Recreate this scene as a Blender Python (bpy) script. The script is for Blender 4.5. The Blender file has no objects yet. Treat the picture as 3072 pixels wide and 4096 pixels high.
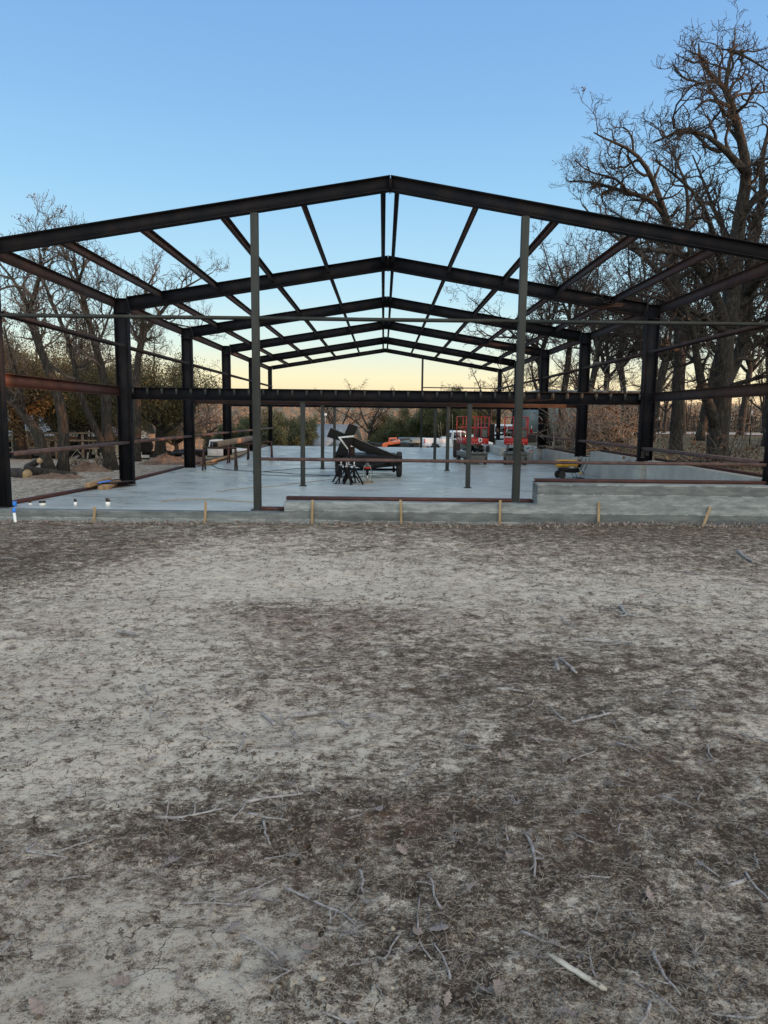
import bpy, math, random
import numpy as np
from mathutils import Vector, Matrix

R = math.radians
S = bpy.context.scene
COL = S.collection

# ------------------------------------------------------------------ camera
YAW, PITCH, ROLL = -0.0026, -0.1315, 0.0117
CX, CD, CZ, FPX = -0.0663, 11.5831, 1.7082, 2879.2      # focal length in photo pixels (3072 x 4096)
def _basis():
    right = Vector((math.cos(YAW), math.sin(YAW), 0)); yf = Vector((-math.sin(YAW), math.cos(YAW), 0)); zz = Vector((0, 0, 1))
    fwd = math.cos(PITCH)*yf + math.sin(PITCH)*zz
    up = -math.sin(PITCH)*yf + math.cos(PITCH)*zz
    return math.cos(ROLL)*right + math.sin(ROLL)*up, -math.sin(ROLL)*right + math.cos(ROLL)*up, fwd
CR, CU, CF = _basis()
cam = bpy.data.cameras.new('camera'); cam_o = bpy.data.objects.new('camera', cam); COL.objects.link(cam_o); S.camera = cam_o
cam_o.matrix_world = Matrix(((CR.x, CU.x, -CF.x, CX), (CR.y, CU.y, -CF.y, -CD), (CR.z, CU.z, -CF.z, CZ), (0, 0, 0, 1)))
cam.sensor_fit = 'VERTICAL'; cam.sensor_height = 24; cam.sensor_width = 18; cam.lens = 24*FPX/4096
cam.clip_start = .05; cam.clip_end = 6000

# ------------------------------------------------------------------ sky and sun
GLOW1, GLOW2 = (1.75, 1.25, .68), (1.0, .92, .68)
SUN_EL, SUN_AZ = 4.6, -13.0          # degrees; azimuth measured from +x towards +y
w = bpy.data.worlds.new('World'); S.world = w; w.use_nodes = True
nt = w.node_tree; bg = nt.nodes['Background']; bg.inputs[1].default_value = 0.15
sk = nt.nodes.new('ShaderNodeTexSky'); sk.sky_type = 'NISHITA'; sk.sun_disc = False
sk.sun_elevation = R(SUN_EL); sk.sun_rotation = R(90 - SUN_AZ); sk.air_density = 1.0; sk.dust_density = .6; sk.ozone_density = 1.5
geo = nt.nodes.new('ShaderNodeTexCoord'); sep = nt.nodes.new('ShaderNodeSeparateXYZ'); nt.links.new(geo.outputs['Generated'], sep.inputs[0])
rp = nt.nodes.new('ShaderNodeValToRGB'); nt.links.new(sep.outputs['Z'], rp.inputs[0])
def lin(c): return tuple(((v/255)/12.92 if v/255 <= .04045 else ((v/255+.055)/1.055)**2.4) for v in c)
stops = [(0.0, (232, 184, 160)), (.018, (250, 220, 178)), (.050, (249, 238, 198)), (.095, (218, 238, 232)), (.160, (184, 224, 243)), (.275, (152, 203, 240)), (.376, (134, 183, 232)), (.468, (123, 171, 226)), (.62, (122, 166, 214)), (1.0, (134, 168, 200))]
el = rp.color_ramp.elements
while len(el) < len(stops): el.new(.5)
for e, (p, c) in zip(el, stops): e.position = p; e.color = (*lin(c), 1)
mulr = nt.nodes.new('ShaderNodeVectorMath'); mulr.operation = 'SCALE'; mulr.inputs[3].default_value = 1/.15; nt.links.new(rp.outputs[0], mulr.inputs[0])
mul2 = nt.nodes.new('ShaderNodeVectorMath'); mul2.operation = 'SCALE'; mul2.inputs[3].default_value = 2.6; nt.links.new(sk.outputs[0], mul2.inputs[0])
mixw = nt.nodes.new('ShaderNodeMix'); mixw.data_type = 'RGBA'; mixw.inputs[0].default_value = .92
nt.links.new(mul2.outputs[0], mixw.inputs[6]); nt.links.new(mulr.outputs[0], mixw.inputs[7])
# sunset glow right, warm fill behind: added to unseen sky to light the ground
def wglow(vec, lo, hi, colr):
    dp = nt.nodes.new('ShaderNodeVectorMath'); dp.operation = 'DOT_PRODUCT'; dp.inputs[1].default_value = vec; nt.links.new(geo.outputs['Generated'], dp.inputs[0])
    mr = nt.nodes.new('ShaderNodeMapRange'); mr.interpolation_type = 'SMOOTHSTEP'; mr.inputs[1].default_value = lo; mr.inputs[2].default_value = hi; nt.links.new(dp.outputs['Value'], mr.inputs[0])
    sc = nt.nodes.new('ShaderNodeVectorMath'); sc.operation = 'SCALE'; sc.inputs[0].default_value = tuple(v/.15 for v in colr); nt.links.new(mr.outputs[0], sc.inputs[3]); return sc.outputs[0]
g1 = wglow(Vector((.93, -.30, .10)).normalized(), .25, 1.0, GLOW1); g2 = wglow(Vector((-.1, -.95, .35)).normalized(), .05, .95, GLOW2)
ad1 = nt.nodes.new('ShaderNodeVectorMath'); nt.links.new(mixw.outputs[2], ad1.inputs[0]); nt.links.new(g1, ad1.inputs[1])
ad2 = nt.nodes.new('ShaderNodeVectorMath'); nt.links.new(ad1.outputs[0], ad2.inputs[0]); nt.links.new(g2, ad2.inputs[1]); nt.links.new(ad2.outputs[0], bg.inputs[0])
sun = bpy.data.lights.new('sun', 'SUN'); sun.energy = 5.0; sun.angle = R(.55); sun.color = (1, .46, .2)
sun_o = bpy.data.objects.new('sun', sun); COL.objects.link(sun_o)
sd = Vector((math.cos(R(SUN_EL))*math.cos(R(SUN_AZ)), math.cos(R(SUN_EL))*math.sin(R(SUN_AZ)), math.sin(R(SUN_EL))))
sun_o.rotation_euler = sd.to_track_quat('Z', 'Y').to_euler(); sun_o.location = (40, -10, 20)
S.view_settings.view_transform = 'Standard'; S.view_settings.look = 'None'; S.view_settings.gamma = 1; S.view_settings.exposure = 0.12
S.render.resolution_x = 768; S.render.resolution_y = 1024
S.cycles.max_bounces = 4; S.cycles.diffuse_bounces = 2; S.cycles.glossy_bounces = 2; S.cycles.transmission_bounces = 3; S.cycles.transparent_max_bounces = 4

# ------------------------------------------------------------------ helpers
def _ray(px, py):
    u, v = (px-1536)/FPX, (py-2048)/FPX
    return CF + CR*u - CU*v
def at(px, py, Y):                      # the point seen at photo pixel (px,py) on the plane y = Y
    r = _ray(px, py); t = (Y+CD)/r.y
    return Vector((CX+r.x*t, Y, CZ+r.z*t))
def atz(px, py, Z):
    r = _ray(px, py); t = (Z-CZ)/r.z
    return Vector((CX+r.x*t, -CD+r.y*t, Z))

class MB:
    def __init__(s): s.V = []; s.F = {}; s.n = 0
    def add(s, v, f):
        v = np.asarray(v, float).reshape(-1, 3); b = s.n; s.V.append(v); s.n += len(v)
        if isinstance(f, np.ndarray): s.F.setdefault(f.shape[1], []).append(f+b)
        else:
            for q in f: s.F.setdefault(len(q), []).append(np.array([q])+b)
        return b
    def box(s, c, d, rot=None, ax='Z'):
        x, y, z = d[0]/2, d[1]/2, d[2]/2
        v = [Vector((i, j, k)) for i in (-x, x) for j in (-y, y) for k in (-z, z)]
        if rot is not None:
            m = Matrix.Rotation(rot, 3, ax) if not isinstance(rot, Matrix) else rot
            v = [m @ q for q in v]
        s.add([q+Vector(c) for q in v], [(0, 1, 3, 2), (4, 6, 7, 5), (0, 4, 5, 1), (2, 3, 7, 6), (0, 2, 6, 4), (1, 5, 7, 3)])
        return s
    def bar(s, p0, p1, w_, h_, up=(0, 0, 1)):          # box from p0 to p1; h_ along up, w_ across
        p0, p1 = Vector(p0), Vector(p1); d = (p1-p0); L = d.length; d.normalize(); u = Vector(up)
        side = d.cross(u)
        if side.length < 1e-4: u = Vector((0, 1, 0)); side = d.cross(u)
        side.normalize(); u = side.cross(d).normalized()
        m = Matrix((side, d, u)).transposed()
        return s.box((p0+p1)/2, (w_, L, h_), m)
    def tube(s, pts, rad, n=8, cap=True):
        P = np.array([tuple(p) for p in pts], float); m = len(P)
        r = np.full(m, rad, float) if np.isscalar(rad) else np.asarray(rad, float)
        T = np.gradient(P, axis=0); T /= np.linalg.norm(T, axis=1)[:, None]+1e-9
        ref = np.array([0, 0, 1.]) if abs(T[0, 2]) < .9 else np.array([1., 0, 0])
        A = np.cross(T, ref); A /= np.linalg.norm(A, axis=1)[:, None]+1e-9; B = np.cross(T, A)
        a = np.arange(n)*2*math.pi/n
        V = P[:, None, :] + r[:, None, None]*(np.cos(a)[None, :, None]*A[:, None, :]+np.sin(a)[None, :, None]*B[:, None, :])
        i = np.arange(m-1)[:, None]*n; j = np.arange(n)[None, :]; k = (j+1) % n
        F = np.stack([i+j, i+k, i+n+k, i+n+j], -1).reshape(-1, 4)
        b = s.add(V.reshape(-1, 3), F)
        if cap:
            s.F.setdefault(n, []).append(np.array([list(range(b+n-1, b-1, -1))])); s.F[n].append(np.array([list(range(b+(m-1)*n, b+m*n))]))
        return s
    def cyl(s, p0, p1, r, n=16, r1=None): return s.tube([p0, p1], [r, r if r1 is None else r1], n)
    def prism(s, out, axis, a, b):                      # closed outline (2D) extruded between a and b along axis 'x','y' or 'z'
        n = len(out); v = []
        for t in (a, b):
            for (p, q) in out: v.append({'x': (t, p, q), 'y': (p, t, q), 'z': (p, q, t)}[axis])
        f = [tuple(range(n)), tuple(range(2*n-1, n-1, -1))]+[(i, n+i, n+(i+1) % n, (i+1) % n) for i in range(n)]
        s.add(v, f); return s
    def lathe(s, prof, c=(0, 0, 0), axis='z', n=20):
        P = []
        for (r, h) in prof:
            for i in range(n):
                a = 2*math.pi*i/n; x, y = r*math.cos(a), r*math.sin(a)
                P.append({'z': (c[0]+x, c[1]+y, c[2]+h), 'x': (c[0]+h, c[1]+x, c[2]+y), 'y': (c[0]+x, c[1]+h, c[2]+y)}[axis])
        m = len(prof); f = [(i*n+j, i*n+(j+1) % n, (i+1)*n+(j+1) % n, (i+1)*n+j) for i in range(m-1) for j in range(n)]
        f += [tuple(range(n-1, -1, -1)), tuple(range((m-1)*n, m*n))]
        s.add(P, f); return s
    def ell(s, c, r, n=12, m=8, rng=None, amp=0):
        P = []; F = []
        for i in range(m+1):
            th = math.pi*i/m
            for j in range(n):
                ph = 2*math.pi*j/n; k = 1+(rng.uniform(-amp, amp) if rng else 0)
                P.append((c[0]+k*r[0]*math.sin(th)*math.cos(ph), c[1]+k*r[1]*math.sin(th)*math.sin(ph), c[2]+k*r[2]*math.cos(th)))
        for i in range(m):
            for j in range(n): F.append((i*n+j, (i+1)*n+j, (i+1)*n+(j+1) % n, i*n+(j+1) % n))
        s.add(P, F); return s
    def mesh(s, name, smooth=False):
        me = bpy.data.meshes.new(name); V = np.concatenate(s.V); me.vertices.add(len(V)); me.vertices.foreach_set('co', V.ravel())
        L = []; T = []
        for k, fs in s.F.items():
            a = np.concatenate(fs); L.append(a.ravel()); T.append(np.full(len(a), k))
        L = np.concatenate(L); T = np.concatenate(T); st = np.concatenate([[0], np.cumsum(T)[:-1]])
        me.loops.add(len(L)); me.loops.foreach_set('vertex_index', L.astype(np.int32)); me.polygons.add(len(T)); me.polygons.foreach_set('loop_start', st.astype(np.int32))
        me.update(calc_edges=True); me.validate()
        if smooth: me.polygons.foreach_set('use_smooth', [True]*len(me.polygons))
        return me
    def build(s, name, m, parent=None, smooth=False, bevel=0, loc=None):
        me = s.mesh(name, smooth)
        if isinstance(m, (list, tuple)):
            for q in m: me.materials.append(q)
        else: me.materials.append(m)
        o = bpy.data.objects.new(name, me); COL.objects.link(o)
        if parent is not None: o.parent = parent
        if loc is not None: o.location = loc
        if bevel:
            b = o.modifiers.new('bevel', 'BEVEL'); b.width = bevel; b.segments = 2; b.limit_method = 'ANGLE'; b.angle_limit = R(40)
        return o

def tag(o, label=None, cat=None, group=None, kind=None):
    if label: o['label'] = label
    if cat: o['category'] = cat
    if group: o['group'] = group
    if kind: o['kind'] = kind
    return o
def thing(name, label, cat, loc=(0, 0, 0), rz=0, group=None):
    o = bpy.data.objects.new(name, None); COL.objects.link(o); o.location = loc; o.rotation_euler = (0, 0, rz); o.empty_display_size = .2
    return tag(o, label, cat, group)
def copy_tree(o, loc, rz, label, parent=None, scale=None):
    def cp(q, par):
        c = q.copy(); COL.objects.link(c)
        if par is not None: c.parent = par
        for ch in list(q.children): cp(ch, c)
        return c
    c = cp(o, parent); c.location = loc; c.rotation_euler = (0, 0, rz); c['label'] = label
    if scale: c.scale = scale
    return c

# ------------------------------------------------------------------ materials
def mat(name, c1, c2=None, scale=6, rough=.7, metal=0, bump=0, bscale=None, detail=6, stretch=(1, 1, 1), spec=.5, c3=None, coord='Object', contrast=(.35, .65), coat=0):
    m = bpy.data.materials.new(name); m.use_nodes = True; t = m.node_tree; b = t.nodes['Principled BSDF']
    b.inputs['Roughness'].default_value = rough; b.inputs['Metallic'].default_value = metal; b.inputs['Specular IOR Level'].default_value = spec
    if coat: b.inputs['Coat Weight'].default_value = coat
    b.inputs['Base Color'].default_value = (*c1, 1)
    tc = t.nodes.new('ShaderNodeTexCoord'); mp = t.nodes.new('ShaderNodeMapping'); mp.inputs['Scale'].default_value = stretch; t.links.new(tc.outputs[coord], mp.inputs[0])
    nz = t.nodes.new('ShaderNodeTexNoise'); nz.inputs['Scale'].default_value = scale; nz.inputs['Detail'].default_value = detail; nz.inputs['Roughness'].default_value = .6
    t.links.new(mp.outputs[0], nz.inputs['Vector'])
    if c2 is not None:
        r = t.nodes.new('ShaderNodeValToRGB'); e = r.color_ramp.elements; e[0].position, e[1].position = contrast; e[0].color = (*c1, 1); e[1].color = (*c2, 1)
        if c3 is not None: q = e.new((contrast[0]+contrast[1])/2); q.color = (*c3, 1)
        t.links.new(nz.outputs[0], r.inputs[0]); t.links.new(r.outputs[0], b.inputs['Base Color'])
    if bump:
        n2 = t.nodes.new('ShaderNodeTexNoise'); n2.inputs['Scale'].default_value = bscale or scale*4; n2.inputs['Detail'].default_value = 5; t.links.new(mp.outputs[0], n2.inputs['Vector'])
        bp = t.nodes.new('ShaderNodeBump'); bp.inputs['Strength'].default_value = bump; bp.inputs['Distance'].default_value = .02
        t.links.new(n2.outputs[0], bp.inputs['Height']); t.links.new(bp.outputs[0], b.inputs['Normal'])
    return m
M = {}
M['steel'] = mat('dark steel', (.007, .009, .014), (.020, .017, .019), 3, .75, .0, .1, 30, stretch=(1, 1, 1), c3=(.011, .012, .017), spec=.15)
M['steel_brown'] = mat('brown mill steel', (.024, .014, .014), (.052, .027, .025), 4, .8, 0, .15, 40)
M['steel_red'] = mat('red oxide primer', (.060, .020, .015), (.115, .042, .030), 3, .65, 0, .1, 30)
M['girt'] = mat('dusty primer girt', (.050, .026, .024), (.105, .062, .056), 8, .7, 0, .1, 30)
M['post'] = mat('greenish tube steel', (.011, .015, .015), (.027, .034, .034), 4, .7, 0, .15, 40, stretch=(1, 1, .3))
M['sill'] = mat('rust red sill channel', (.030, .009, .008), (.070, .020, .017), 6, .7, 0, .1, 40)
M['chalk'] = mat('chalk', (.03, .03, .03), (.22, .22, .22), 60, .9, contrast=(.42, .62))
M['paint_black'] = mat('black paint', (.003, .003, .004), (.007, .007, .009), 5, .6, spec=.22)
M['paint_white'] = mat('white truck paint', (.62, .66, .72), (.72, .76, .82), 2, .3, coat=.4)
M['silver'] = mat('silver paint', (.42, .42, .43), (.5, .5, .5), 2, .35, coat=.3)
M['red'] = mat('red lift paint', (.30, .012, .012), (.46, .03, .026), 5, .45)
M['orange'] = mat('orange machine paint', (.6, .1, .03), (.75, .16, .05), 4, .45)
M['yellow'] = mat('yellow paint', (.40, .21, .02), (.55, .30, .03), 5, .4)
M['rubber'] = mat('rubber', (.010, .010, .011), (.022, .021, .020), 14, .85, 0, .2)
M['rim'] = mat('rim metal', (.35, .35, .36), (.5, .5, .5), 8, .35, .6)
M['gray_metal'] = mat('grey lift metal', (.07, .075, .075), (.13, .135, .13), 7, .55)
M['glass'] = mat('window glass', (.012, .015, .02), rough=.08, spec=.8)
M['lamp_red'] = mat('tail lamp', (.5, .02, .015), rough=.2)
M['wood'] = mat('raw lumber', (.22, .14, .075), (.38, .27, .16), 9, .8, 0, .2, 50, stretch=(6, .6, 6))
M['stake_wood'] = mat('stake wood', (.22, .155, .085), (.36, .27, .16), 9, .8, 0, .2, 60, stretch=(6, 6, .6))
M['oldwood'] = mat('weathered wood', (.12, .095, .075), (.26, .215, .17), 7, .9, 0, .3, 40, stretch=(5, 5, .7))
M['white_plastic'] = mat('white plastic', (.72, .75, .78), (.82, .84, .85), 6, .4)
M['blue'] = mat('blue paint', (.02, .19, .75), (.03, .24, .85), 6, .4)
M['tape'] = mat('torn black tape', (.012, .012, .012), (.6, .62, .62), 22, .6, contrast=(.55, .6))
M['cable'] = mat('cable', (.012, .012, .014), rough=.6)
M['cord'] = mat('yellow cord', (.30, .25, .13), rough=.8)
M['bark'] = mat('oak bark', (.006, .0055, .005), (.062, .055, .050), 24, .95, 0, 1., 26, stretch=(1, 1, .22), c3=(.022, .0195, .018), contrast=(.36, .68), detail=8)
M['bark_pale'] = mat('branch bark', (.050, .040, .036), (.115, .092, .080), 3, .95)
M['bark_red'] = mat('red brown bark', (.045, .022, .018), (.10, .055, .042), 6, .95, 0, .8, 14, stretch=(1, 1, .3))
M['cutwood'] = mat('cut wood face', (.26, .19, .11), (.40, .31, .19), 12, .8)
M['deadleaf'] = mat('dead oak leaves', (.085, .042, .026), (.17, .095, .055), 3, .8, contrast=(.4, .6))
M['leaf_green'] = mat('live oak leaves', (.030, .040, .014), (.085, .092, .034), 1.4, .7, contrast=(.35, .65), c3=(.05, .06, .022))
M['leaf_cedar'] = mat('cedar leaves', (.022, .038, .020), (.058, .080, .040), 1.2, .8, contrast=(.35, .65))
M['leaf_olive'] = mat('olive brown leaves', (.060, .042, .018), (.17, .115, .045), 1.5, .8, contrast=(.35, .65))
M['shed'] = mat('grey green metal siding', (.10, .13, .135), (.14, .17, .17), 1.2, .5, stretch=(8, 8, .3))
M['roof_grey'] = mat('grey roof', (.17, .20, .24), (.26, .29, .33), 3, .7, 0, .3, 20)
M['siding'] = mat('cream siding', (.44, .42, .37), (.52, .50, .45), 2, .8, stretch=(.3, .3, 14))
M['stone'] = mat('tan stone', (.26, .17, .12), (.42, .32, .24), 5, .9, 0, .4, 10)
M['canvas'] = mat('dark clothing', (.02, .02, .025), (.035, .033, .035), 10, .9)
M['skin'] = mat('skin', (.35, .2, .14), rough=.6)
M['twig'] = mat('weathered twig', (.14, .13, .13), (.36, .35, .36), 18, .9, 0, .3, 80)
M['dryleaf'] = mat('curled oak leaf', (.17, .13, .115), (.32, .28, .27), 30, .8, 0, .3, 80)
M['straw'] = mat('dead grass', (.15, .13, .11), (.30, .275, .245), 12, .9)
M['pebble'] = mat('pebble', (.20, .17, .13), (.42, .38, .32), 9, .8)
M['clod'] = mat('soil clod', (.060, .046, .038), (.20, .17, .145), 1.5, .95, 0, .5, 60)
M['dirt'] = mat('loose dirt', (.085, .055, .042), (.17, .12, .095), 4, .95, 0, .7, 14)
M['gravel'] = mat('gravel', (.22, .21, .20), (.40, .39, .38), 3, .95, 0, .3, 30)
M['farwood'] = mat('bare woodland crowns', (.17, .115, .08), (.33, .23, .165), .02, .95, coord='Object', contrast=(.3, .7))
M['bucket'] = mat('white bucket', (.55, .55, .56), (.65, .65, .66), 8, .5)

# noise for terrain
_rs = np.random.RandomState(5); _G = _rs.rand(256, 256)
def vnoise(x, y):
    xi = np.floor(x).astype(int); yi = np.floor(y).astype(int); fx = x-xi; fy = y-yi; fx = fx*fx*(3-2*fx); fy = fy*fy*(3-2*fy)
    g = lambda a, b: _G[a & 255, b & 255]
    return (g(xi, yi)*(1-fx)+g(xi+1, yi)*fx)*(1-fy)+(g(xi, yi+1)*(1-fx)+g(xi+1, yi+1)*fx)*fy
def fbm(x, y, o=4, g=.5):
    s = 0; a = 1; t = 0
    for i in range(o): s = s+a*vnoise(x*2**i+17*i, y*2**i+31*i); t += a; a *= g
    return s/t-.5
def sst(a, b, x):
    t = np.clip((x-a)/(b-a), 0, 1); return t*t*(3-2*t)
def terrain(x, y):
    x = np.asarray(x, float); y = np.asarray(y, float)
    d = np.maximum(y+CD, 1.)
    a = x/d
    u = sst(-.22, .40, a)
    fall = -2.6*sst(9, 56, y)
    h = fall*(1-u)+.05*u
    right = sst(6.0, 6.5, x)*sst(-1.2, .4, y)
    h = h+.50*right*np.where(y > -1.3, 1, 0)
    h = h+.07*sst(-5, -.9, y)
    # far valley and hills
    v = -9*sst(70, 170, d)
    hill = 33*sst(190, 1250, d)**1.0 + 10*fbm(x/260, y/260, 3)*sst(200, 600, d)
    hill = hill-30*sst(1300, 2400, d)
    h = h+(v+hill)*1.0
    h = h+.06*fbm(x/3, y/3, 3)*sst(2, 12, np.abs(x)-6.3+sst(26, 30, y)*8)
    inside = (np.abs(x) < 6.2) & (y > -.48) & (y < 26.9)
    return np.where(inside, -.35, h)

# ================================================================== GROUND
def ground():
    ds = np.concatenate([np.geomspace(.25, 1.35, 14)[:-1], np.geomspace(1.35, 11.2, 560), np.geomspace(11.24, 80, 200)[1:], np.geomspace(82, 3200, 110)])
    ts = np.concatenate([-np.geomspace(8, .95, 10)[:-1], np.linspace(-.95, .95, 620), np.geomspace(.95, 8, 10)[1:]])
    D, T = np.meshgrid(ds, ts, indexing='ij'); X = CX+T*D; Y = -CD+D
    Z = terrain(X, Y)
    near = (1-sst(9.5, 12.5, D))
    dry = np.zeros_like(X)+.12; red = np.zeros_like(X)
    blobs = [(150,1420,380,170,1),(480,1230,420,50,1),(700,1255,350,42,.9),(1180,1290,350,40,.6),(1500,1300,180,32,.7),(250,1610,430,120,.55),(680,1560,220,80,.5),(180,2060,320,120,.8),(640,2040,160,120,.5),
        (100,1195,300,48,-1.3),(0,1240,170,36,-.9),(830,1150,1100,20,-.6),(1500,1170,380,42,-.9),(740,1190,90,12,-.8),(560,1310,140,26,-.6),(720,1335,320,26,-.6),(130,1370,110,13,-.9),(1100,1450,500,60,-.7),
        (1320,1650,450,180,-.5),(550,1790,520,70,-.9),(1000,1800,500,110,-.7),(1000,2050,260,140,-.45),(1420,2000,300,220,-.5),(160,1540,110,16,-.6),(1350,1400,260,22,.35),(900,1650,250,40,.3),(1250,1970,120,60,.4),(330,1680,160,14,-.5)]
    for (px, py, rx, ry, v) in blobs:
        s_ = 3072/1659; c = atz(px*s_, py*s_, 0); e = atz((px+rx)*s_, py*s_, 0); n_ = atz(px*s_, (py-ry)*s_, 0); q = atz(px*s_, min(4400, (py+ry)*s_), 0)
        wx = e.x-c.x; wy = (n_.y-q.y)/2
        dry += v*np.exp(-(((X-c.x)/wx)**2+((Y-c.y)/wy)**2)*.9)
    c = atz(1250, 2480, 0); red += 1.1*np.exp(-(((X-c.x)/1.7)**2+((Y-c.y)/.45)**2)); c = atz(1640, 3330, 0); red += .9*np.exp(-(((X-c.x)/.25)**2+((Y-c.y)/.16)**2))
    dry = dry+1.0*fbm(X*1.3, Y*1.9, 4)*near+.9*fbm(X*4.1+9, Y*6.3, 4)*near
    dr = 1/(1+np.exp(-1.8*dry))
    red = red*np.clip(.5+2.2*fbm(X*2.3, Y*4, 4), 0, 1.3)
    rough = .35+.65*(1-dr)
    far = 1-sst(4, 9, D)
    disp = .050*fbm(X*1.7, Y*2.2, 3)+.030*fbm(X*7, Y*7, 3)*rough
    cl = np.maximum(0, vnoise(X*24, Y*24)-.55); disp += .024*cl*rough*(1-sst(5, 10, D))
    cl = np.maximum(0, vnoise(X*55+3, Y*55)-.5); disp += .014*cl*rough*(1-sst(3, 7, D))
    # faint wheel tracks crossing the yard
    for k, (ox, oy, dx, dy) in enumerate(((-2.5, -6.2, 1, .12), (-2.5, -4.7, 1, .10), (1., -7.6, 1, .04))):
        dd = np.abs((X-ox)*dy-(Y-oy)*dx)+.10*fbm(X*.6, Y*.6+k*7, 2); disp -= .010*np.exp(-(dd/.16)**2)*(.7+.3*np.sin((X-ox)*37+5*fbm(X,Y,2)))*(fbm(X*.5,Y*.5,2)+.5)
    for (px, py) in ((1600, 3390), (1240, 3395), (1190, 3440), (1430, 3445), (1345, 3775), (1285, 3735), (1180, 3975), (1140, 3965), (1470, 3960), (1090, 3985), (1665, 3590), (955, 3860)):
        c = atz(px, py, 0); disp -= .045*np.exp(-(((X-c.x)/.010)**2+((Y-c.y)/.026)**2)**2)
    Z = Z+disp*near
    Z = np.where((np.abs(X) < 6.3) & (Y > -.5) & (Y < 26.9), terrain(X, Y), Z)
    m = MB(); nr, nc = X.shape; i = np.arange(nr-1)[:, None]*nc; j = np.arange(nc-1)[None, :]
    F = np.stack([i+j, i+j+1, i+nc+j+1, i+nc+j], -1).reshape(-1, 4); m.add(np.stack([X, Y, Z], -1).reshape(-1, 3), F)
    b = ds[0]; m.add([(CX-8*b-60, -CD-60, 0), (CX+8*b+60, -CD-60, 0), (CX+8*b, -CD+b, -.004), (CX-8*b, -CD+b, -.004)], [(0, 1, 2, 3)])
    m.add([(CX+8*b, -CD+b, -.03), (CX+8*b+60, -CD-60, -.03), (CX+400, -CD+b, -.03), (CX+400, -CD+52, -.03)], [(0, 1, 2, 3)])
    o = m.build('ground', ground_mat(), smooth=True); tag(o, kind='structure')
    at_ = o.data.attributes.new('dry', 'FLOAT', 'POINT'); vals = np.full(len(o.data.vertices), .4); vals[:nr*nc] = dr.ravel(); at_.data.foreach_set('value', vals)
    at_ = o.data.attributes.new('red', 'FLOAT', 'POINT'); vals = np.zeros(len(o.data.vertices)); vals[:nr*nc] = red.ravel(); at_.data.foreach_set('value', vals)
    # class of ground: 0 yard, 1 grassy field, 2 sandy side yard, 3 woodland floor
    at_ = o.data.attributes.new('grassy', 'FLOAT', 'POINT'); g = sst(5.9, 6.4, X)*sst(-1.3, -.3, Y)+sst(26, 34, Y)*.8
    vals = np.zeros(len(o.data.vertices)); vals[:nr*nc] = np.clip(g, 0, 1).ravel(); at_.data.foreach_set('value', vals)
    return o
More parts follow.
